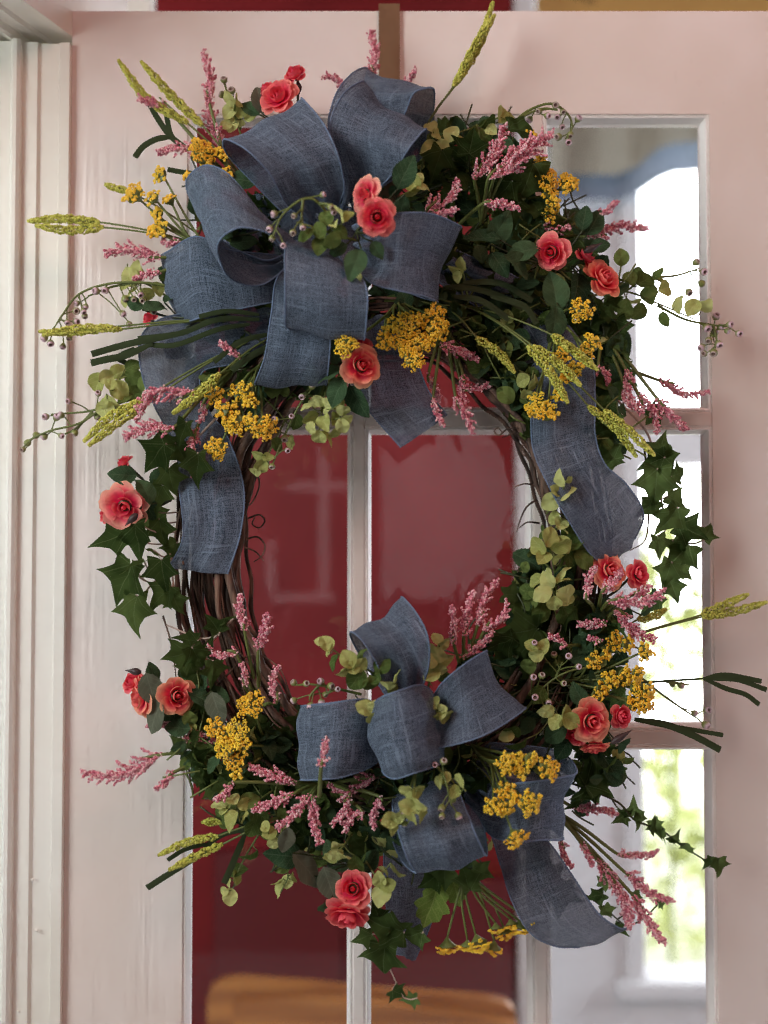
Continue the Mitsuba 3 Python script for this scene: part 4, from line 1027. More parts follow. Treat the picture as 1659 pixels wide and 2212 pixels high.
foxtails('pair of long green foxtails pointing up left at the top left', (520, 380, 5), [(404, 265, 254, 128), (436, 270, 303, 131)], 6.5, .0042, [([(405, 320, 6), (370, 296, 6), (340, 255, 6), (322, 222, 6)], 13), ([(402, 322, 6), (372, 296, 6), (362, 262, 6), (357, 232, 6)], 12), ([(372, 296, 6), (340, 300, 6), (310, 316, 6), (291, 340, 6)], 13), ([(440, 378, 6), (395, 372, 6), (362, 366, 6)], 11)])
foxtails('short green foxtail tip left of the upper yarrow', (420, 500, 5), [(275, 412, 226, 398)], 5, .0034)
foxtails('pair of green foxtails pointing straight left over the door frame', (440, 530, 6), [(214, 480, 58, 478), (222, 491, 75, 487)], 6, .0042)
foxtails('pair of green foxtails with dark blades left of the folded tail', (560, 690, 8), [(243, 706, 82, 716), (262, 711, 90, 724)], 8.5, .0036, [([(560, 690, 10), (470, 690, 10.5), (390, 720, 10), (298, 732, 9.5)], 12), ([(540, 700, 10), (470, 712, 10.5), (380, 745, 10), (315, 744, 9)], 11), ([(400, 720, 10), (300, 738, 9.5), (250, 750, 9), (198, 765, 9)], 14), ([(330, 742, 9.5), (270, 768, 9), (232, 776, 9), (197, 784, 8.5)], 15), ([(290, 752, 9), (255, 772, 8.5), (272, 784, 8)], 11), ([(590, 720, 11), (520, 738, 12), (462, 782, 12)], 11), ([(560, 680, 11), (490, 672, 12), (430, 684, 12)], 10), ([(600, 740, 11), (540, 770, 12), (500, 800, 12)], 14),])
foxtails('pair of green foxtails pointing down left by the pale leaves', (540, 735, 9), [(308, 864, 180, 955), (316, 872, 190, 964)], 10, .0040)
foxtails('single green foxtail in front of the folded left tail', (600, 720, 10), [(474, 808, 372, 894)], 13.5, .0040)
foxtails('pair of green foxtails rising beside the hanger strap to the top edge', (905, 300, 4), [(980, 185, 1066, 2), (988, 178, 1070, 30)], 5, .0042)
foxtails('single green foxtail over the top middle pane', (960, 660, 8), [(1030, 730, 1113, 806)], 10.5, .0040, [([(960, 620, 11), (1020, 622, 11), (1080, 640, 10.5), (1130, 665, 10)], 15), ([(980, 640, 11), (1040, 650, 11.5), (1100, 690, 11)], 14), ([(1000, 610, 11), (1080, 612, 11), (1150, 650, 10)], 14), ([(1060, 640, 11), (1130, 660, 11), (1160, 700, 11)], 14)])
foxtails('three green foxtails crossing the top of the long right tail', (1010, 660, 8), [(1141, 748, 1228, 872), (1152, 748, 1256, 834), (1194, 724, 1292, 800)], 13.5, .0042)
foxtails('pair of green foxtails hanging down right beyond the long right tail', (1140, 740, 9), [(1272, 878, 1376, 988), (1306, 886, 1416, 986)], 11.5, .0038)
foxtails('pair of green foxtails reaching past the right edge of the door pane', (1290, 1400, 5), [(1516, 1328, 1618, 1283), (1518, 1332, 1658, 1300), (1378, 1338, 1440, 1316)], 6, .0040, [([(1300, 1480, 5), (1420, 1472, 6), (1520, 1466, 6)], 4), ([(1520, 1466, 6), (1570, 1458, 6), (1645, 1472, 6)], 11), ([(1520, 1466, 6), (1590, 1468, 6), (1656, 1490, 6)], 11), ([(1520, 1466, 6), (1570, 1488, 6), (1610, 1500, 6), (1640, 1522, 6)], 11), ([(1370, 1554, 7), (1440, 1566, 7), (1500, 1590, 7), (1556, 1620, 7)], 15), ([(1380, 1556, 6), (1470, 1572, 6), (1562, 1588, 6)], 10)])
foxtails('pair of green foxtails pointing down left at the lower left of the ring', (620, 1760, 7), [(470, 1806, 341, 1848), (480, 1824, 364, 1880), (492, 1768, 436, 1776, 5)], 8, .0036, [([(470, 1822, 7), (410, 1860, 7), (365, 1888, 7), (318, 1918, 6.5)], 14), ([(530, 1800, 7), (505, 1860, 7), (484, 1908, 7)], 14), ([(450, 1822, 7), (400, 1835, 6), (362, 1858, 6)], 10), ([(560, 1790, 6), (490, 1800, 6), (440, 1830, 6)], 11)])
# ---------------------------------------------------------------- ivy
GI = 'trailing ivy sprigs'
def ivy(label, stems, leaves, h=7.0, mat='stem_pale', kind='ivy'):
    sprig('ivy_sprig', label, 'ivy', stems, [((q[0] if isinstance(q[0], str) else kind),) + tuple(q[1:] if isinstance(q[0], str) else q) for q in leaves], GI, mat, 0.0011, 0.0008, h)


ivy('large green ivy sprig hanging at the left of the ring over the door stile', [[(420, 1010, 6), (385, 1120, 6.5), (372, 1230, 6.5), (385, 1310, 6)], [(372, 1230, 6.5), (330, 1260, 7), (300, 1300, 7)]],
    [(232, 1166, 96, 200, 8.5), (296, 1178, 108, 268, 9), (350, 1158, 90, 280, 8), ('ivy2', 283, 1224, 70, 255, 10), ('ivy2', 327, 1192, 54, 240, 10), (262, 1268, 122, 242, 8.5), (340, 1294, 100, 225, 9), (352, 1250, 92, 275, 9.5), (291, 1334, 122, 268, 9), (384, 1308, 76, 290, 9), (330, 1130, 90, 300, 7), (258, 1225, 60, 195, 7.5), (375, 1200, 70, 250, 7)])
ivy('dark ivy leaves over the left vertical tail', [[(470, 900, 9), (410, 960, 9), (350, 1000, 9)], [(410, 960, 9), (420, 1030, 10)]],
    [(330, 992, 118, 225, 11), (392, 940, 78, 250, 11.5), (425, 1020, 96, 262, 11.5), (372, 1045, 88, 280, 10), (350, 960, 80, 180, 9), (340, 1080, 90, 260, 9), (395, 985, 76, 300, 10.5)], 10)
ivy('green ivy trailing across the bare vines at the lower left', [[(510, 1330, 7), (470, 1370, 8), (430, 1378, 8), (360, 1350, 7.5)], [(470, 1370, 8), (440, 1410, 8.5), (470, 1440, 8.5), (455, 1470, 8)]],
    [('ivy2', 458, 1340, 70, 110, 9), ('ivy2', 493, 1338, 66, 60, 8.5), ('ivy2', 395, 1380, 76, 190, 9), (378, 1418, 108, 205, 9.5), (430, 1426, 82, 300, 10), ('ivy2', 460, 1462, 74, 280, 9.5), ('ivy2', 452, 1392, 54, 70, 9), (400, 1452, 66, 250, 8)])
ivy('long backlit ivy hanging down the right side of the ring', [[(1330, 860, 4), (1400, 940, 4), (1420, 1040, 4), (1440, 1120, 4), (1480, 1170, 4), (1450, 1250, 4), (1410, 1330, 4)]],
    [(1425, 890, 67, 20, 5), (1430, 960, 87, 70, 5), (1405, 1000, 79, 200, 5.5), (1416, 1060, 108, 265, 6), (1466, 1085, 74, 340, 4.5), (1440, 1130, 98, 245, 6), (1500, 1150, 92, 335, 5), (1532, 1145, 57, 60, 4), (1462, 1205, 97, 225, 5), (1440, 1245, 74, 250, 5.5), (1458, 1280, 66, 290, 5), (1402, 1310, 72, 225, 5), (1395, 1100, 66, 220, 5), (1470, 1020, 57, 15, 4.5), (1425, 1185, 69, 280, 5.5), (1480, 1240, 54, 320, 4), (1445, 1000, 66, 300, 4.5), (1470, 1190, 62, 310, 4.5)], 5)
ivy('dark glossy ivy at the top right beside the thick pink plumes', [[(900, 420, 8), (1000, 380, 9), (1090, 330, 8), (1180, 300, 7)]],
    [(1020, 300, 106, 80, 11), (942, 358, 92, 250, 10.5), (1140, 282, 96, 355, 9), (1136, 404, 124, 255, 9.5), (1000, 380, 80, 100, 10), (1095, 330, 80, 60, 8), (1080, 420, 90, 230, 9.5), (985, 330, 76, 140, 9), (1110, 460, 90, 280, 9), (1030, 420, 90, 240, 9.5), (960, 420, 70, 200, 9)], 9, 'stem_dark')
ivy('dark ivy between the slanting rose row and the bright upper pane', [[(1180, 480, 6), (1250, 600, 6), (1300, 700, 6), (1300, 820, 5)]],
    [(1215, 478, 80, 30, 7), (1250, 660, 90, 320, 6), (1310, 690, 90, 350, 5), (1340, 720, 80, 290, 5), (1330, 780, 90, 270, 5.5), (1345, 830, 70, 250, 5), (1310, 860, 88, 265, 6), (1240, 560, 90, 240, 8), (1330, 640, 70, 20, 5), (1300, 960, 96, 268, 5.5), (1310, 1010, 80, 275, 5), (1215, 720, 80, 260, 6.5), (1320, 900, 76, 285, 5.5)], 6, 'stem_dark')
ivy('dark green ivy inside the right of the ring near the lower bow', [[(1200, 1300, 6), (1150, 1370, 7), (1080, 1380, 8)]],
    [(1110, 1366, 116, 190, 9), (1215, 1335, 100, 250, 8), (1075, 1395, 86, 215, 9), (1150, 1330, 80, 150, 7), (1190, 1400, 90, 280, 7), (1235, 1370, 80, 300, 7), (1130, 1420, 80, 250, 8)], 8, 'stem_dark')
ivy('thin string of small ivy leaves trailing to the right below the large lower rose', [[(1230, 1690, 5), (1330, 1730, 5), (1370, 1770, 5), (1430, 1795, 4.5), (1470, 1825, 4.5), (1510, 1850, 4), (1550, 1875, 4)]],
    [(1300, 1674, 112, 28, 6.5), (1262, 1712, 84, 210, 6.5), (1288, 1716, 76, 300, 6), ('ivy2', 1369, 1740, 50, 90, 5), ('ivy2', 1336, 1770, 54, 205, 5), ('ivy2', 1378, 1778, 50, 265, 5), ('ivy2', 1412, 1771, 56, 30, 5), ('ivy2', 1420, 1794, 46, 300, 5), ('ivy2', 1433, 1808, 40, 245, 5), ('ivy2', 1467, 1822, 52, 300, 5), ('ivy2', 1462, 1804, 40, 60, 5), ('ivy2', 1491, 1836, 46, 285, 5), ('ivy2', 1527, 1868, 44, 250, 4.5), ('ivy2', 1552, 1878, 52, 275, 4.5), ('ivy2', 1348, 1755, 40, 150, 5)], 5, 'stem_dark')
ivy('ivy behind the broad lower right tail', [[(1100, 1800, 4), (1200, 1890, 4), (1290, 1950, 4), (1350, 2000, 4)]],
    [(1210, 1950, 100, 265, 4), (1282, 1938, 56, 210, 4.5), (1314, 1972, 46, 300, 4.5), ('ivy2', 1376, 1925, 42, 60, 4), ('ivy2', 1432, 1950, 34, 20, 3), ('ivy2', 1345, 2012, 40, 330, 4), (1175, 1900, 80, 240, 4), (1310, 1900, 44, 60, 4)], 4, 'stem_dark')
ivy('green ivy sprig hanging below the bottom roses', [[(800, 1950, 8), (822, 1990, 9), (830, 2060, 8.5), (850, 2110, 7.5), (872, 2155, 6.5)], [(822, 1990, 9), (850, 2005, 9), (890, 2030, 9)]],
    [(822, 2002, 108, 165, 11), (780, 2028, 62, 200, 10), (858, 2015, 62, 20, 10.5), (886, 2024, 82, 215, 10), (828, 2080, 104, 262, 9.5), ('ivy2', 865, 2148, 62, 320, 7), ('ivy2', 880, 2160, 46, 200, 6.5), (845, 2045, 60, 290, 9), ('ivy2', 812, 1965, 60, 110, 10)])
ivy('dark ivy leaf group over the lower bow hanging loop', [[(900, 1850, 10), (980, 1870, 11), (1040, 1880, 10)]],
    [(960, 1900, 92, 262, 11), (1005, 1888, 84, 95, 12), (1046, 1888, 74, 330, 10.5), (925, 1905, 70, 215, 10)], 11, 'stem_dark')

# ---------------------------------------------------------------- round-leaved sprigs
GE = 'pale round-leaved sprigs'
def euc(label, stems, leaves, h=8.0):
    out = []
    for q in leaves:
        if isinstance(q[0], str): out.append(q)
        else: out.append(('round',) + tuple(q))
    sprig('round_leaf_sprig', label, 'leafy sprig', stems, out, GE, 'stem_green', 0.0010, 0.0006, h)


def around(cx, cy, size, n, kind='round', h=9, rad=0.5, a0=0):
    return [(kind, cx + rad * size * math.cos(math.radians(a0 + 360 / n * k)), cy - rad * size * math.sin(math.radians(a0 + 360 / n * k)), size * (0.85 + .3 * rng.random()), a0 + 360 / n * k + rng.normal() * 10, h + rng.normal() * .3) for k in range(n)]


euc('pale and green round leaves lying on the upper bow left of its roses', [[(770, 520, 16), (720, 505, 18), (675, 490, 19), (640, 480, 19)]],
    [('green', 690, 497, 44, 120, 20), ('green', 716, 520, 46, 250, 20), ('green', 690, 530, 44, 260, 19.5), ('round', 735, 462, 46, 60, 20.5), ('round', 752, 470, 40, 20, 20), ('green', 660, 505, 40, 210, 20), ('round', 722, 485, 38, 300, 20.5), ('green', 705, 470, 38, 90, 19.5), ('green', 735, 500, 40, 320, 20)], 20)
euc('pale yellow green leaf cluster hanging beside the top left pane muntin', [[(720, 800, 9), (700, 860, 10), (690, 930, 10)], [(720, 800, 9), (735, 870, 9), (735, 930, 9)]],
    [(684, 868, 44, 160), (706, 876, 44, 20), (670, 902, 46, 200), (698, 908, 50, 300), (672, 925, 40, 230), (690, 944, 46, 265), (706, 940, 40, 320), (728, 870, 38, 150), (742, 886, 42, 300), (722, 905, 40, 230), (740, 920, 44, 280), (724, 935, 36, 250), (660, 880, 36, 170), (748, 905, 32, 20)], 11)
euc('pale leaves at the left edge above the arching berries', [[(360, 640, 5), (320, 615, 5.5), (280, 600, 6), (275, 570, 6)]],
    [(281, 598, 52, 120), (300, 590, 40, 60), (285, 632, 44, 250), (318, 636, 44, 320), (295, 578, 36, 80), (270, 612, 40, 190), (340, 625, 40, 300), (272, 650, 34, 240)], 6)
euc('bright lime pointed leaves left of the folded tail', [[(330, 860, 6), (280, 850, 6.5), (240, 820, 7), (205, 812, 7)], [(330, 860, 6), (270, 880, 7), (220, 885, 7)]],
    [(212, 826, 56, 240), (230, 814, 44, 30), (258, 803, 50, 40), (258, 843, 52, 310), (226, 884, 54, 200), (246, 872, 56, 280), (222, 870, 40, 150), ('green', 288, 845, 44, 60), ('green', 300, 868, 46, 300), ('green', 285, 790, 40, 20), ('green', 288, 814, 44, 340), ('green', 270, 862, 40, 200), ('green', 308, 830, 44, 50), (240, 830, 36, 90)], 7.5)
euc('pale green leaves behind the tall pink plume at top left', [[(530, 320, 4), (510, 260, 5), (495, 215, 5)]],
    [(494, 212, 46, 140), (512, 218, 40, 30), (496, 240, 42, 230), (514, 262, 42, 340), (500, 268, 38, 250), (520, 240, 36, 60), (540, 250, 36, 10), (488, 270, 34, 200)], 5)
euc('yellow green round leaves at the left of the long right tail', [[(1180, 1110, 8), (1200, 1085, 9), (1212, 1050, 9.5), (1205, 1010, 9)]],
    [(1210, 1034, 46, 100), (1222, 1066, 50, 20), (1190, 1084, 56, 215), (1200, 1060, 36, 160), (1225, 1040, 34, 50)], 11)
euc('pale rosette of round leaves inside the right vines', [[(1210, 1330, 7), (1200, 1250, 8), (1190, 1180, 9), (1196, 1110, 9), (1225, 1120, 8.5)]],
    around(1188, 1185, 50, 5, h=11.5, a0=20) + around(1205, 1160, 40, 3, h=10.5, a0=60) + [('round', 1212, 1130, 40, 60, 10.5), ('round', 1196, 1118, 40, 150, 10)] + [('green', 1240, 1172, 48, 20, 10), ('green', 1262, 1210, 50, 320, 10), ('green', 1232, 1205, 46, 270, 10), ('green', 1256, 1182, 44, 50, 9.5), ('green', 1228, 1150, 44, 80, 10), ('green', 1170, 1150, 40, 170, 9), ('green', 1212, 1220, 44, 300, 10)], 10)
euc('lower pale rosette of round leaves inside the right vines', [[(1220, 1380, 7), (1205, 1310, 8), (1196, 1260, 9)]],
    around(1198, 1276, 54, 5, h=11.5, a0=-20) + [('round', 1180, 1245, 46, 150, 11), ('round', 1216, 1240, 46, 40, 11), ('round', 1160, 1256, 42, 190, 10), ('round', 1225, 1290, 46, 340, 11), ('green', 1150, 1295, 50, 200, 9.5), ('green', 1168, 1320, 56, 240, 9), ('green', 1226, 1330, 60, 300, 9), ('green', 1138, 1278, 44, 170, 9)], 10)
euc('pale round leaves left of the top loop of the lower bow', [[(850, 1480, 11), (800, 1450, 12), (755, 1430, 12.5), (715, 1400, 12.5), (690, 1388, 12)]],
    [(704, 1390, 46, 100, 14), (712, 1404, 38, 280, 14), (692, 1386, 30, 170, 13.5), (752, 1424, 52, 120, 14.5), (742, 1448, 48, 220, 14.5), (778, 1436, 46, 60, 14.5), (764, 1442, 40, 20, 14.5), ('green', 770, 1468, 54, 235, 14), ('green', 780, 1420, 44, 80, 13.5), ('green', 826, 1436, 48, 60, 14.5), ('round', 838, 1478, 42, 190, 15), ('round', 858, 1462, 38, 60, 15), ('green', 800, 1478, 48, 270, 14), ('green', 812, 1460, 44, 150, 14), ('green', 850, 1490, 40, 330, 14), ('green', 722, 1430, 40, 260, 12)], 14)
euc('pale leaf column right of the top loop of the lower bow', [[(920, 1500, 10), (935, 1450, 11), (948, 1400, 11), (945, 1370, 11)]],
    [(944, 1380, 40, 100, 12.5), (958, 1392, 38, 30, 12.5), (932, 1400, 38, 160, 12.5), (946, 1415, 46, 340, 13), (930, 1428, 42, 200, 13), (958, 1428, 40, 10, 12.5), (932, 1455, 48, 220, 12.5), (952, 1446, 40, 330, 12.5), ('green', 920, 1470, 44, 240, 12), ('green', 958, 1462, 44, 320, 11.5)], 12.5)
euc('yellowish leaves tucked either side of the front loop of the lower bow', [[(900, 1560, 10), (940, 1540, 13), (955, 1530, 14)], [(870, 1560, 10), (805, 1540, 13), (795, 1530, 14.5)]],
    [(788, 1530, 46, 160, 16), (806, 1552, 46, 255, 16.5), (805, 1528, 36, 60, 16), (936, 1516, 42, 120, 15.5), (952, 1538, 44, 200, 16), (966, 1548, 48, 330, 16), (945, 1550, 34, 260, 16)], 15.5)
euc('pale leaves hanging in front of the bottom loop of the lower bow', [[(900, 1650, 14), (895, 1700, 17), (888, 1760, 17.5), (880, 1780, 17)], [(960, 1660, 13), (985, 1700, 16), (990, 1720, 16)]],
    [(880, 1708, 46, 200, 18.5), (902, 1708, 50, 330, 18.5), (880, 1742, 44, 160, 18.5), (902, 1740, 46, 350, 18.5), (888, 1770, 42, 240, 18.5), (908, 1764, 40, 320, 18.5), (842, 1772, 46, 200, 17.5), (858, 1764, 40, 40, 17.5), (850, 1785, 34, 260, 17.5), (992, 1692, 54, 20, 17), (980, 1710, 40, 240, 17), (950, 1692, 42, 220, 16.5), (962, 1680, 36, 60, 16.5)], 17.5)
euc('pale olive leaf cluster below the lower left yarrow', [[(600, 1700, 7), (540, 1740, 9), (500, 1750, 9.5)], [(600, 1760, 7), (610, 1800, 9), (585, 1805, 9.5)]],
    around(508, 1748, 46, 5, h=11, a0=30) + [('round', 472, 1738, 44, 140, 10.5), ('round', 482, 1722, 34, 90, 10.5), ('round', 582, 1800, 42, 200, 11), ('round', 590, 1822, 40, 240, 11), ('round', 574, 1785, 34, 130, 11), ('grey', 618, 1816, 60, 260, 11), ('green', 540, 1730, 46, 40, 10), ('green', 560, 1760, 46, 300, 10), ('green', 545, 1790, 40, 250, 9)], 10)
euc('pale pointed leaves above the bottom roses', [[(760, 1800, 9), (740, 1830, 11), (720, 1850, 11.5)], [(790, 1860, 10), (815, 1900, 11), (822, 1930, 11)]],
    [(722, 1846, 44, 200, 13), (742, 1850, 44, 280, 13), (728, 1828, 36, 120, 13), (712, 1856, 38, 240, 12.5), (820, 1900, 40, 100, 12), (824, 1932, 60, 262, 12), (838, 1912, 40, 20, 12), (858, 1880, 46, 310, 11.5), (830, 1882, 36, 160, 11.5), ('green', 790, 1845, 44, 60, 11), ('green', 770, 1870, 44, 280, 11)], 12)
euc('blurred round leaves hanging low in the left red pane', [[(560, 1800, 5), (520, 1870, 5), (500, 1930, 5)], [(600, 1850, 5), (622, 1890, 5), (605, 1930, 5)]],
    [(494, 1912, 42, 215), (508, 1896, 36, 60), (497, 1938, 40, 270), (484, 1925, 30, 190), ('green', 510, 1880, 40, 20), (621, 1904, 40, 250), (604, 1925, 38, 215), (632, 1895, 30, 20), (598, 1905, 30, 180), ('green', 540, 1850, 40, 210), ('green', 610, 1870, 40, 40)], 5.5)
euc('pale leaves arching at the top of the wreath right of the tallest loop', [[(900, 400, 7), (930, 310, 8), (980, 290, 8), (1040, 270, 7.5), (1095, 245, 7)]],
    [(930, 272, 44, 110, 9), (942, 290, 36, 20, 9), (976, 288, 44, 70, 9), (990, 300, 34, 330, 9), (930, 322, 48, 200, 9), (955, 318, 40, 300, 9), ('green', 1054, 264, 46, 120, 8.5), (1060, 280, 36, 320, 8.5), (1083, 246, 48, 60, 8), (1100, 252, 44, 10, 8), ('green', 1020, 290, 40, 260, 8.5), (893, 396, 50, 120, 15), (912, 404, 46, 10, 15), (890, 415, 44, 255, 15), (905, 385, 30, 60, 15)], 9)
euc('backlit round leaves on a branch over the bright upper pane', [[(1270, 640, 5), (1350, 630, 5), (1420, 655, 4.5), (1500, 690, 4)], [(1350, 630, 5), (1400, 600, 4.5), (1440, 615, 4)], [(1330, 620, 5), (1340, 585, 5), (1342, 545, 5)]],
    [('green', 1394, 604, 50, 40), ('green', 1376, 594, 42, 80), ('green', 1403, 634, 50, 280), ('green', 1352, 668, 48, 250), ('green', 1384, 672, 46, 220), ('round', 1440, 622, 46, 20), ('round', 1466, 656, 52, 270), ('round', 1496, 664, 50, 240), ('round', 1524, 662, 44, 60), ('green', 1342, 556, 44, 95), ('green', 1340, 690, 40, 250), ('green', 1360, 600, 40, 110), ('green', 1435, 690, 40, 260), ('green', 1420, 590, 34, 60), ('round', 1372, 650, 36, 200), ('green', 1330, 655, 40, 290), ('round', 1425, 602, 34, 20)], 5)
euc('yellowish leaves left of the large lower rose', [[(1150, 1480, 7), (1180, 1530, 8), (1220, 1550, 9)], [(1190, 1440, 7), (1160, 1410, 8), (1150, 1390, 8)]],
    [(1216, 1546, 54, 80, 12.5), (1180, 1536, 48, 200, 12), (1233, 1556, 46, 330, 12.5), (1200, 1560, 44, 250, 12), (1158, 1414, 44, 200, 10.5), (1172, 1398, 42, 80, 10.5), (1148, 1395, 36, 150, 10.5), ('green', 1165, 1500, 50, 230, 10), ('green', 1140, 1440, 46, 200, 9.5), ('green', 1105, 1580, 50, 240, 13), ('green', 1120, 1610, 50, 200, 12), ('round', 1095, 1590, 42, 190, 13)], 11)
euc('small yellow leaves at the right of the right loop of the upper bow', [[(1010, 640, 9), (1000, 590, 11), (990, 575, 12)], [(1130, 840, 8), (1145, 815, 9), (1120, 800, 9)]],
    [(985, 580, 40, 200, 13), (998, 570, 36, 60, 13), (990, 598, 30, 250, 13), (1128, 822, 42, 200, 10.5), (1150, 830, 44, 80, 10.5), (1140, 850, 40, 290, 10.5), (770, 600, 36, 250, 19)], 12)
euc('small pale leaves by the hanging berries at the left pane top', [[(620, 900, 8), (590, 960, 9), (565, 1010, 9)]],
    [(562, 1008, 44, 240, 10), (580, 990, 36, 30, 10), (558, 985, 36, 180, 10), (550, 1018, 36, 210, 10), ('green', 600, 960, 36, 330, 9), (630, 955, 36, 290, 9), ('green', 640, 910, 40, 250, 9)], 10)

# ---------------------------------------------------------------- berry sprigs
berries('pink tipped berries lying on the upper bow left of its roses', [[(730, 500, 17), (690, 440, 19.5), (655, 430, 20), (610, 465, 20), (590, 510, 20)], [(655, 430, 20), (650, 480, 20)], [(690, 440, 19.5), (710, 440, 20)]],
        [(593, 462), (583, 494), (588, 514), (612, 530), (636, 466), (654, 490), (633, 502), (697, 421), (714, 447), (720, 458)], 20.5)
berries('arching berry sprig at the left edge of the wreath', [[(380, 620, 6), (300, 610, 6.5), (230, 614, 6.5), (170, 636, 6.5), (135, 680, 6.5), (122, 700, 6.5)], [(300, 610, 6.5), (240, 620, 6), (190, 640, 6)]],
        [(208, 629), (228, 627), (167, 655), (185, 662), (165, 672), (180, 672), (183, 682), (164, 695), (145, 695), (109, 741), (136, 748), (96, 730), (270, 645), (289, 646), (306, 649), (303, 636), (265, 677), (331, 672), (279, 700), (150, 730)], 6.5)
berries('long berry sprig reaching left across the door frame', [[(330, 850, 6), (230, 880, 6.5), (170, 915, 6.5), (110, 930, 6.5), (70, 948, 6), (46, 972, 6)], [(230, 880, 6.5), (180, 890, 6), (110, 895, 6)], [(200, 890, 6.5), (165, 925, 6), (140, 938, 6)]],
        [(212, 850), (149, 867), (99, 900), (132, 897), (122, 902), (132, 941), (162, 935), (210, 900), (79, 940), (96, 943), (60, 956), (50, 971)], 6.5)
berries('two small berries beside the tall pink plume at top left', [[(520, 280, 4), (495, 210, 5), (484, 180, 5)]], [(484, 173), (501, 196), (512, 266), (480, 205)], 5)
berries('berry sprig arching over the top right corner', [[(1100, 275, 7), (1140, 240, 7), (1190, 224, 7), (1225, 245, 6.5), (1236, 275, 6.5), (1222, 300, 6.5)], [(1120, 255, 7), (1170, 235, 7), (1205, 238, 7)]],
        [(1200, 228), (1182, 250), (1205, 252), (1216, 241), (1249, 257), (1214, 274), (1207, 296), (1228, 307), (1144, 258), (1165, 240), (1232, 290)], 7)
berries('berry sprig at the far right tip of the backlit branch', [[(1420, 660, 4), (1480, 690, 4), (1540, 702, 4), (1580, 706, 4)], [(1400, 600, 4), (1460, 595, 4), (1510, 580, 4)], [(1540, 702, 4), (1548, 735, 4), (1540, 755, 4)]],
        [(1503, 567), (1520, 587), (1515, 612), (1488, 631), (1547, 684), (1576, 701), (1596, 720), (1571, 715), (1556, 706), (1543, 720), (1526, 708), (1531, 735), (1553, 743), (1516, 750), (1522, 764), (1542, 762)], 4.2, rpx=8)
berries('berries hanging at the upper left pane under the upper bow', [[(690, 810, 9), (650, 870, 10), (615, 940, 10), (590, 1000, 10)]],
        [(674, 835), (653, 856), (595, 906), (615, 947), (621, 972), (575, 1000), (588, 1007), (630, 900)], 10)
berries('berry sprig left of the lower bow against the red pane', [[(780, 1500, 11), (720, 1486, 12), (670, 1478, 12), (640, 1480, 12)], [(690, 1480, 12), (672, 1500, 12), (668, 1515, 12)], [(720, 1486, 12), (700, 1505, 12)]],
        [(635, 1475), (661, 1477), (635, 1513), (671, 1525), (694, 1516), (702, 1500), (714, 1482), (729, 1489), (693, 1472)], 12.5)
berries('berry sprig among dark leaves left of the backlit right yarrow', [[(1130, 1540, 8), (1180, 1480, 9), (1230, 1450, 9.5), (1290, 1440, 9)], [(1200, 1465, 9), (1215, 1430, 9.5)], [(1150, 1515, 9), (1160, 1490, 9)]],
        [(1229, 1418), (1197, 1415), (1249, 1440), (1170, 1460), (1152, 1463), (1217, 1476), (1156, 1506), (1185, 1516), (1155, 1389)], 10.5)
berries('thin dark berry stem across the lower right bright pane', [[(1380, 1460, 4), (1430, 1500, 4), (1480, 1535, 4), (1512, 1556, 4)], [(1380, 1475, 4), (1440, 1472, 4), (1490, 1480, 4)]],
        [(1527, 1534), (1524, 1566), (1471, 1480), (1452, 1478), (1500, 1540)], 4, rpx=8)
berries('small pink berries in front of the hanging loop of the lower bow', [[(930, 1640, 14), (960, 1680, 17), (975, 1740, 17)], [(905, 1650, 14), (880, 1720, 17), (870, 1760, 17)]],
        [(977, 1726), (954, 1745), (955, 1762), (990, 1762), (869, 1754), (874, 1779), (958, 1645), (940, 1652)], 17.5)

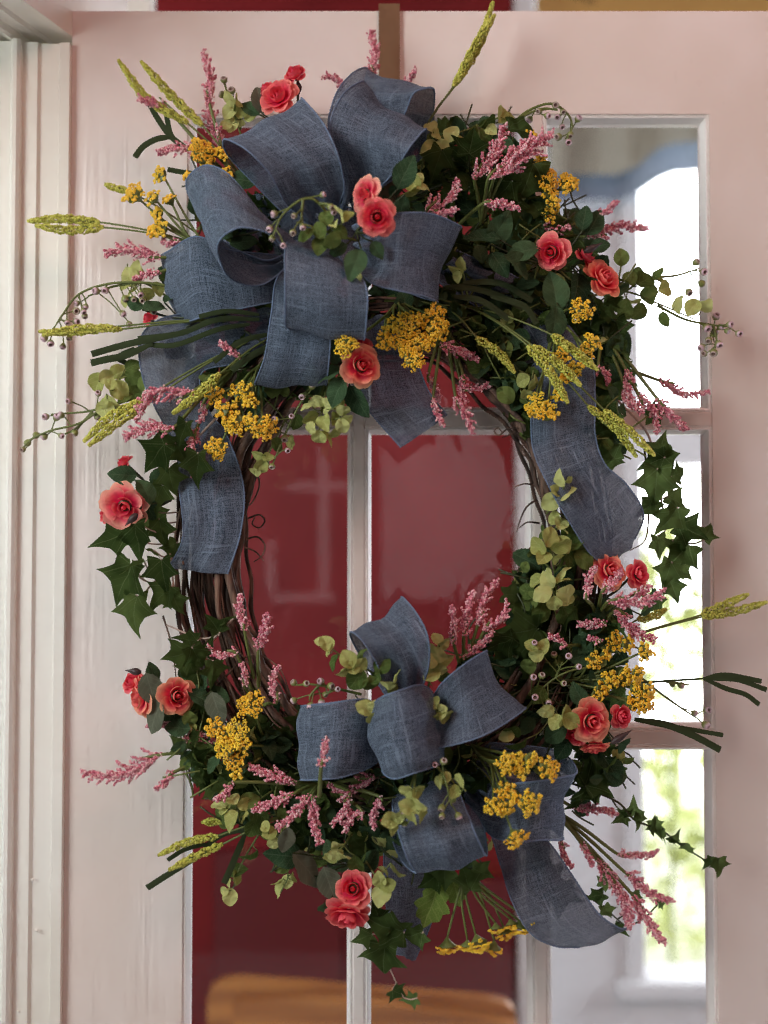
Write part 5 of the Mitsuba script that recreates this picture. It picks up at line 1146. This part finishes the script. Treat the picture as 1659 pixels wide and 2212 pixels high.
# ---------------------------------------------------------------- the foliage packed round the ring, too dense to count
rf = np.random.default_rng(77)
def filler(key, label, spots, n, kinds, hr):
    """one mesh of leaves spread over the band: spots = (u, v, radius u, radius v, weight)"""
    groups = {}
    wts = np.array([s[4] for s in spots], float); wts /= wts.sum()
    for _ in range(n):
        s = spots[int(rf.choice(len(spots), p=wts))]
        a, q = rf.random() * 6.283, math.sqrt(rf.random())
        u, v = s[0] + s[2] * q * math.cos(a), s[1] + s[3] * q * math.sin(a)
        kind = kinds[int(rf.choice(len(kinds), p=[.34, .14, .28, .17, .07]))]
        size = {'rose': 62, 'ivy': 66, 'green': 42, 'ivy2': 50, 'round': 36}[kind] * (0.65 + .55 * rf.random())
        hh = rf.uniform(*hr)
        ang = math.degrees(math.atan2(-(v - CY), u - CX)) + rf.normal() * 70
        sh, m, _b = place_leaf(kind, u, v, hh, size, ang, r=rf)
        groups.setdefault('ivy' if kind.startswith('ivy') else kind, []).append((sh, m))
    k = thing(key, label, 'foliage', kind='stuff')
    for kind, lst in groups.items():
        vs, fs, uvs, at = [], [], [], 0
        for sh, m in lst:
            v, f, _n, uv, _c = meshkit.WRITTEN[sh['filename']]
            mm = np.array(m.matrix).reshape(4, 4)
            vs.append(v @ mm[:3, :3].T + mm[:3, 3]); fs.append(f + at); uvs.append(uv); at += len(v)
        part(k, {'ivy': 'ivy_leaves', 'rose': 'serrated_leaves', 'green': 'round_leaves', 'round': 'pale_leaves'}[kind], mikit.ply((np.vstack(vs), np.vstack(fs)), {'ivy': 'ivy_leaf', 'rose': 'rose_leaf', 'green': 'round_leaf_green', 'round': 'round_leaf'}[kind], True, uv=np.vstack(uvs)), kind='stuff')
    tb = []
    for _ in range(n // 3):
        s = spots[int(rf.choice(len(spots), p=wts))]
        u, v = s[0] + s[2] * rf.uniform(-1, 1) * .8, s[1] + s[3] * rf.uniform(-1, 1) * .8
        a = rf.random() * 6.283; L = rf.uniform(40, 90)
        h0 = rf.uniform(*hr)
        tb.append(tube(spline(W([(u, v, h0), (u + L * .5 * math.cos(a) + rf.normal() * 6, v + L * .5 * math.sin(a), h0 + .4), (u + L * math.cos(a), v + L * math.sin(a), h0)]), 8), 0.0009, 5))
    part(k, 'stems', mikit.ply(join(tb), 'stem_green' if hr[0] > 6 else 'stem_dark', True), kind='stuff')


K4 = ['rose', 'ivy', 'green', 'ivy2', 'round']
filler('foliage', 'dense dark green foliage packed behind the upper bow and its flowers', [(560, 600, 190, 190, 3), (780, 560, 180, 180, 2.5), (1000, 480, 160, 150, 3.4), (1150, 560, 130, 150, 3.2), (1190, 700, 100, 110, 2), (640, 790, 130, 70, 1.6), (480, 780, 110, 70, 1.0), (900, 680, 160, 60, 1.4), (1060, 680, 120, 70, 1.5), (1270, 830, 70, 100, .8), (480, 420, 80, 80, .6), (540, 500, 50, 50, .9), (1300, 760, 50, 100, 1.0), (1000, 330, 110, 70, 2.0), (1090, 760, 70, 90, 1.8), (700, 480, 60, 40, .8), (940, 420, 60, 60, 1.2), (1000, 620, 120, 60, 1.6)], 980, K4, (1.5, 7.2))
filler('foliage', 'dense dark green foliage packed round the lower bow and up the right of the ring', [(640, 1640, 130, 100, 2.2), (760, 1760, 150, 90, 2.4), (900, 1640, 150, 130, 2), (1080, 1560, 130, 120, 2.4), (1200, 1500, 100, 110, 2.2), (1230, 1380, 80, 110, 1.6), (1190, 1260, 70, 90, .9), (1100, 1430, 110, 70, 1.6), (560, 1740, 100, 70, 1.1), (1160, 1700, 110, 90, 1.3), (950, 1830, 130, 60, 1), (590, 1580, 60, 60, .8), (700, 1800, 130, 70, 2.0), (1250, 1450, 60, 160, 1.6), (1140, 1300, 30, 80, .8), (480, 1650, 60, 60, 1.0), (1290, 1470, 50, 110, 1.2), (1290, 1640, 60, 50, .9), (430, 1520, 50, 70, .7)], 960, K4, (1.5, 7.6))
filler('foliage', 'dark leaves lying over the vines along the inner edge of the ring', [(1000, 690, 90, 40, 1.2), (1095, 770, 50, 90, 1.6), (930, 655, 70, 30, .8), (640, 835, 90, 30, 1.0), (1150, 900, 24, 60, .7), (1195, 1330, 40, 130, 1.0), (580, 1640, 60, 70, .9), (640, 1720, 90, 50, 1.0), (1010, 560, 60, 60, 1.0), (1160, 640, 60, 60, 1.0), (455, 1640, 70, 70, 1.3), (400, 1560, 45, 60, .6), (1290, 620, 60, 70, .9), (1300, 1380, 50, 70, 1.0), (1320, 900, 30, 80, .7), (560, 870, 60, 30, .5), (1250, 1000, 26, 60, .5), (1060, 740, 70, 60, 2.0), (1125, 840, 36, 70, 1.5), (985, 1670, 50, 55, 1.6), (900, 1700, 60, 30, .8), (1060, 350, 90, 60, 1.0), (1150, 470, 70, 60, .8)], 470, K4, (6.5, 9.0))
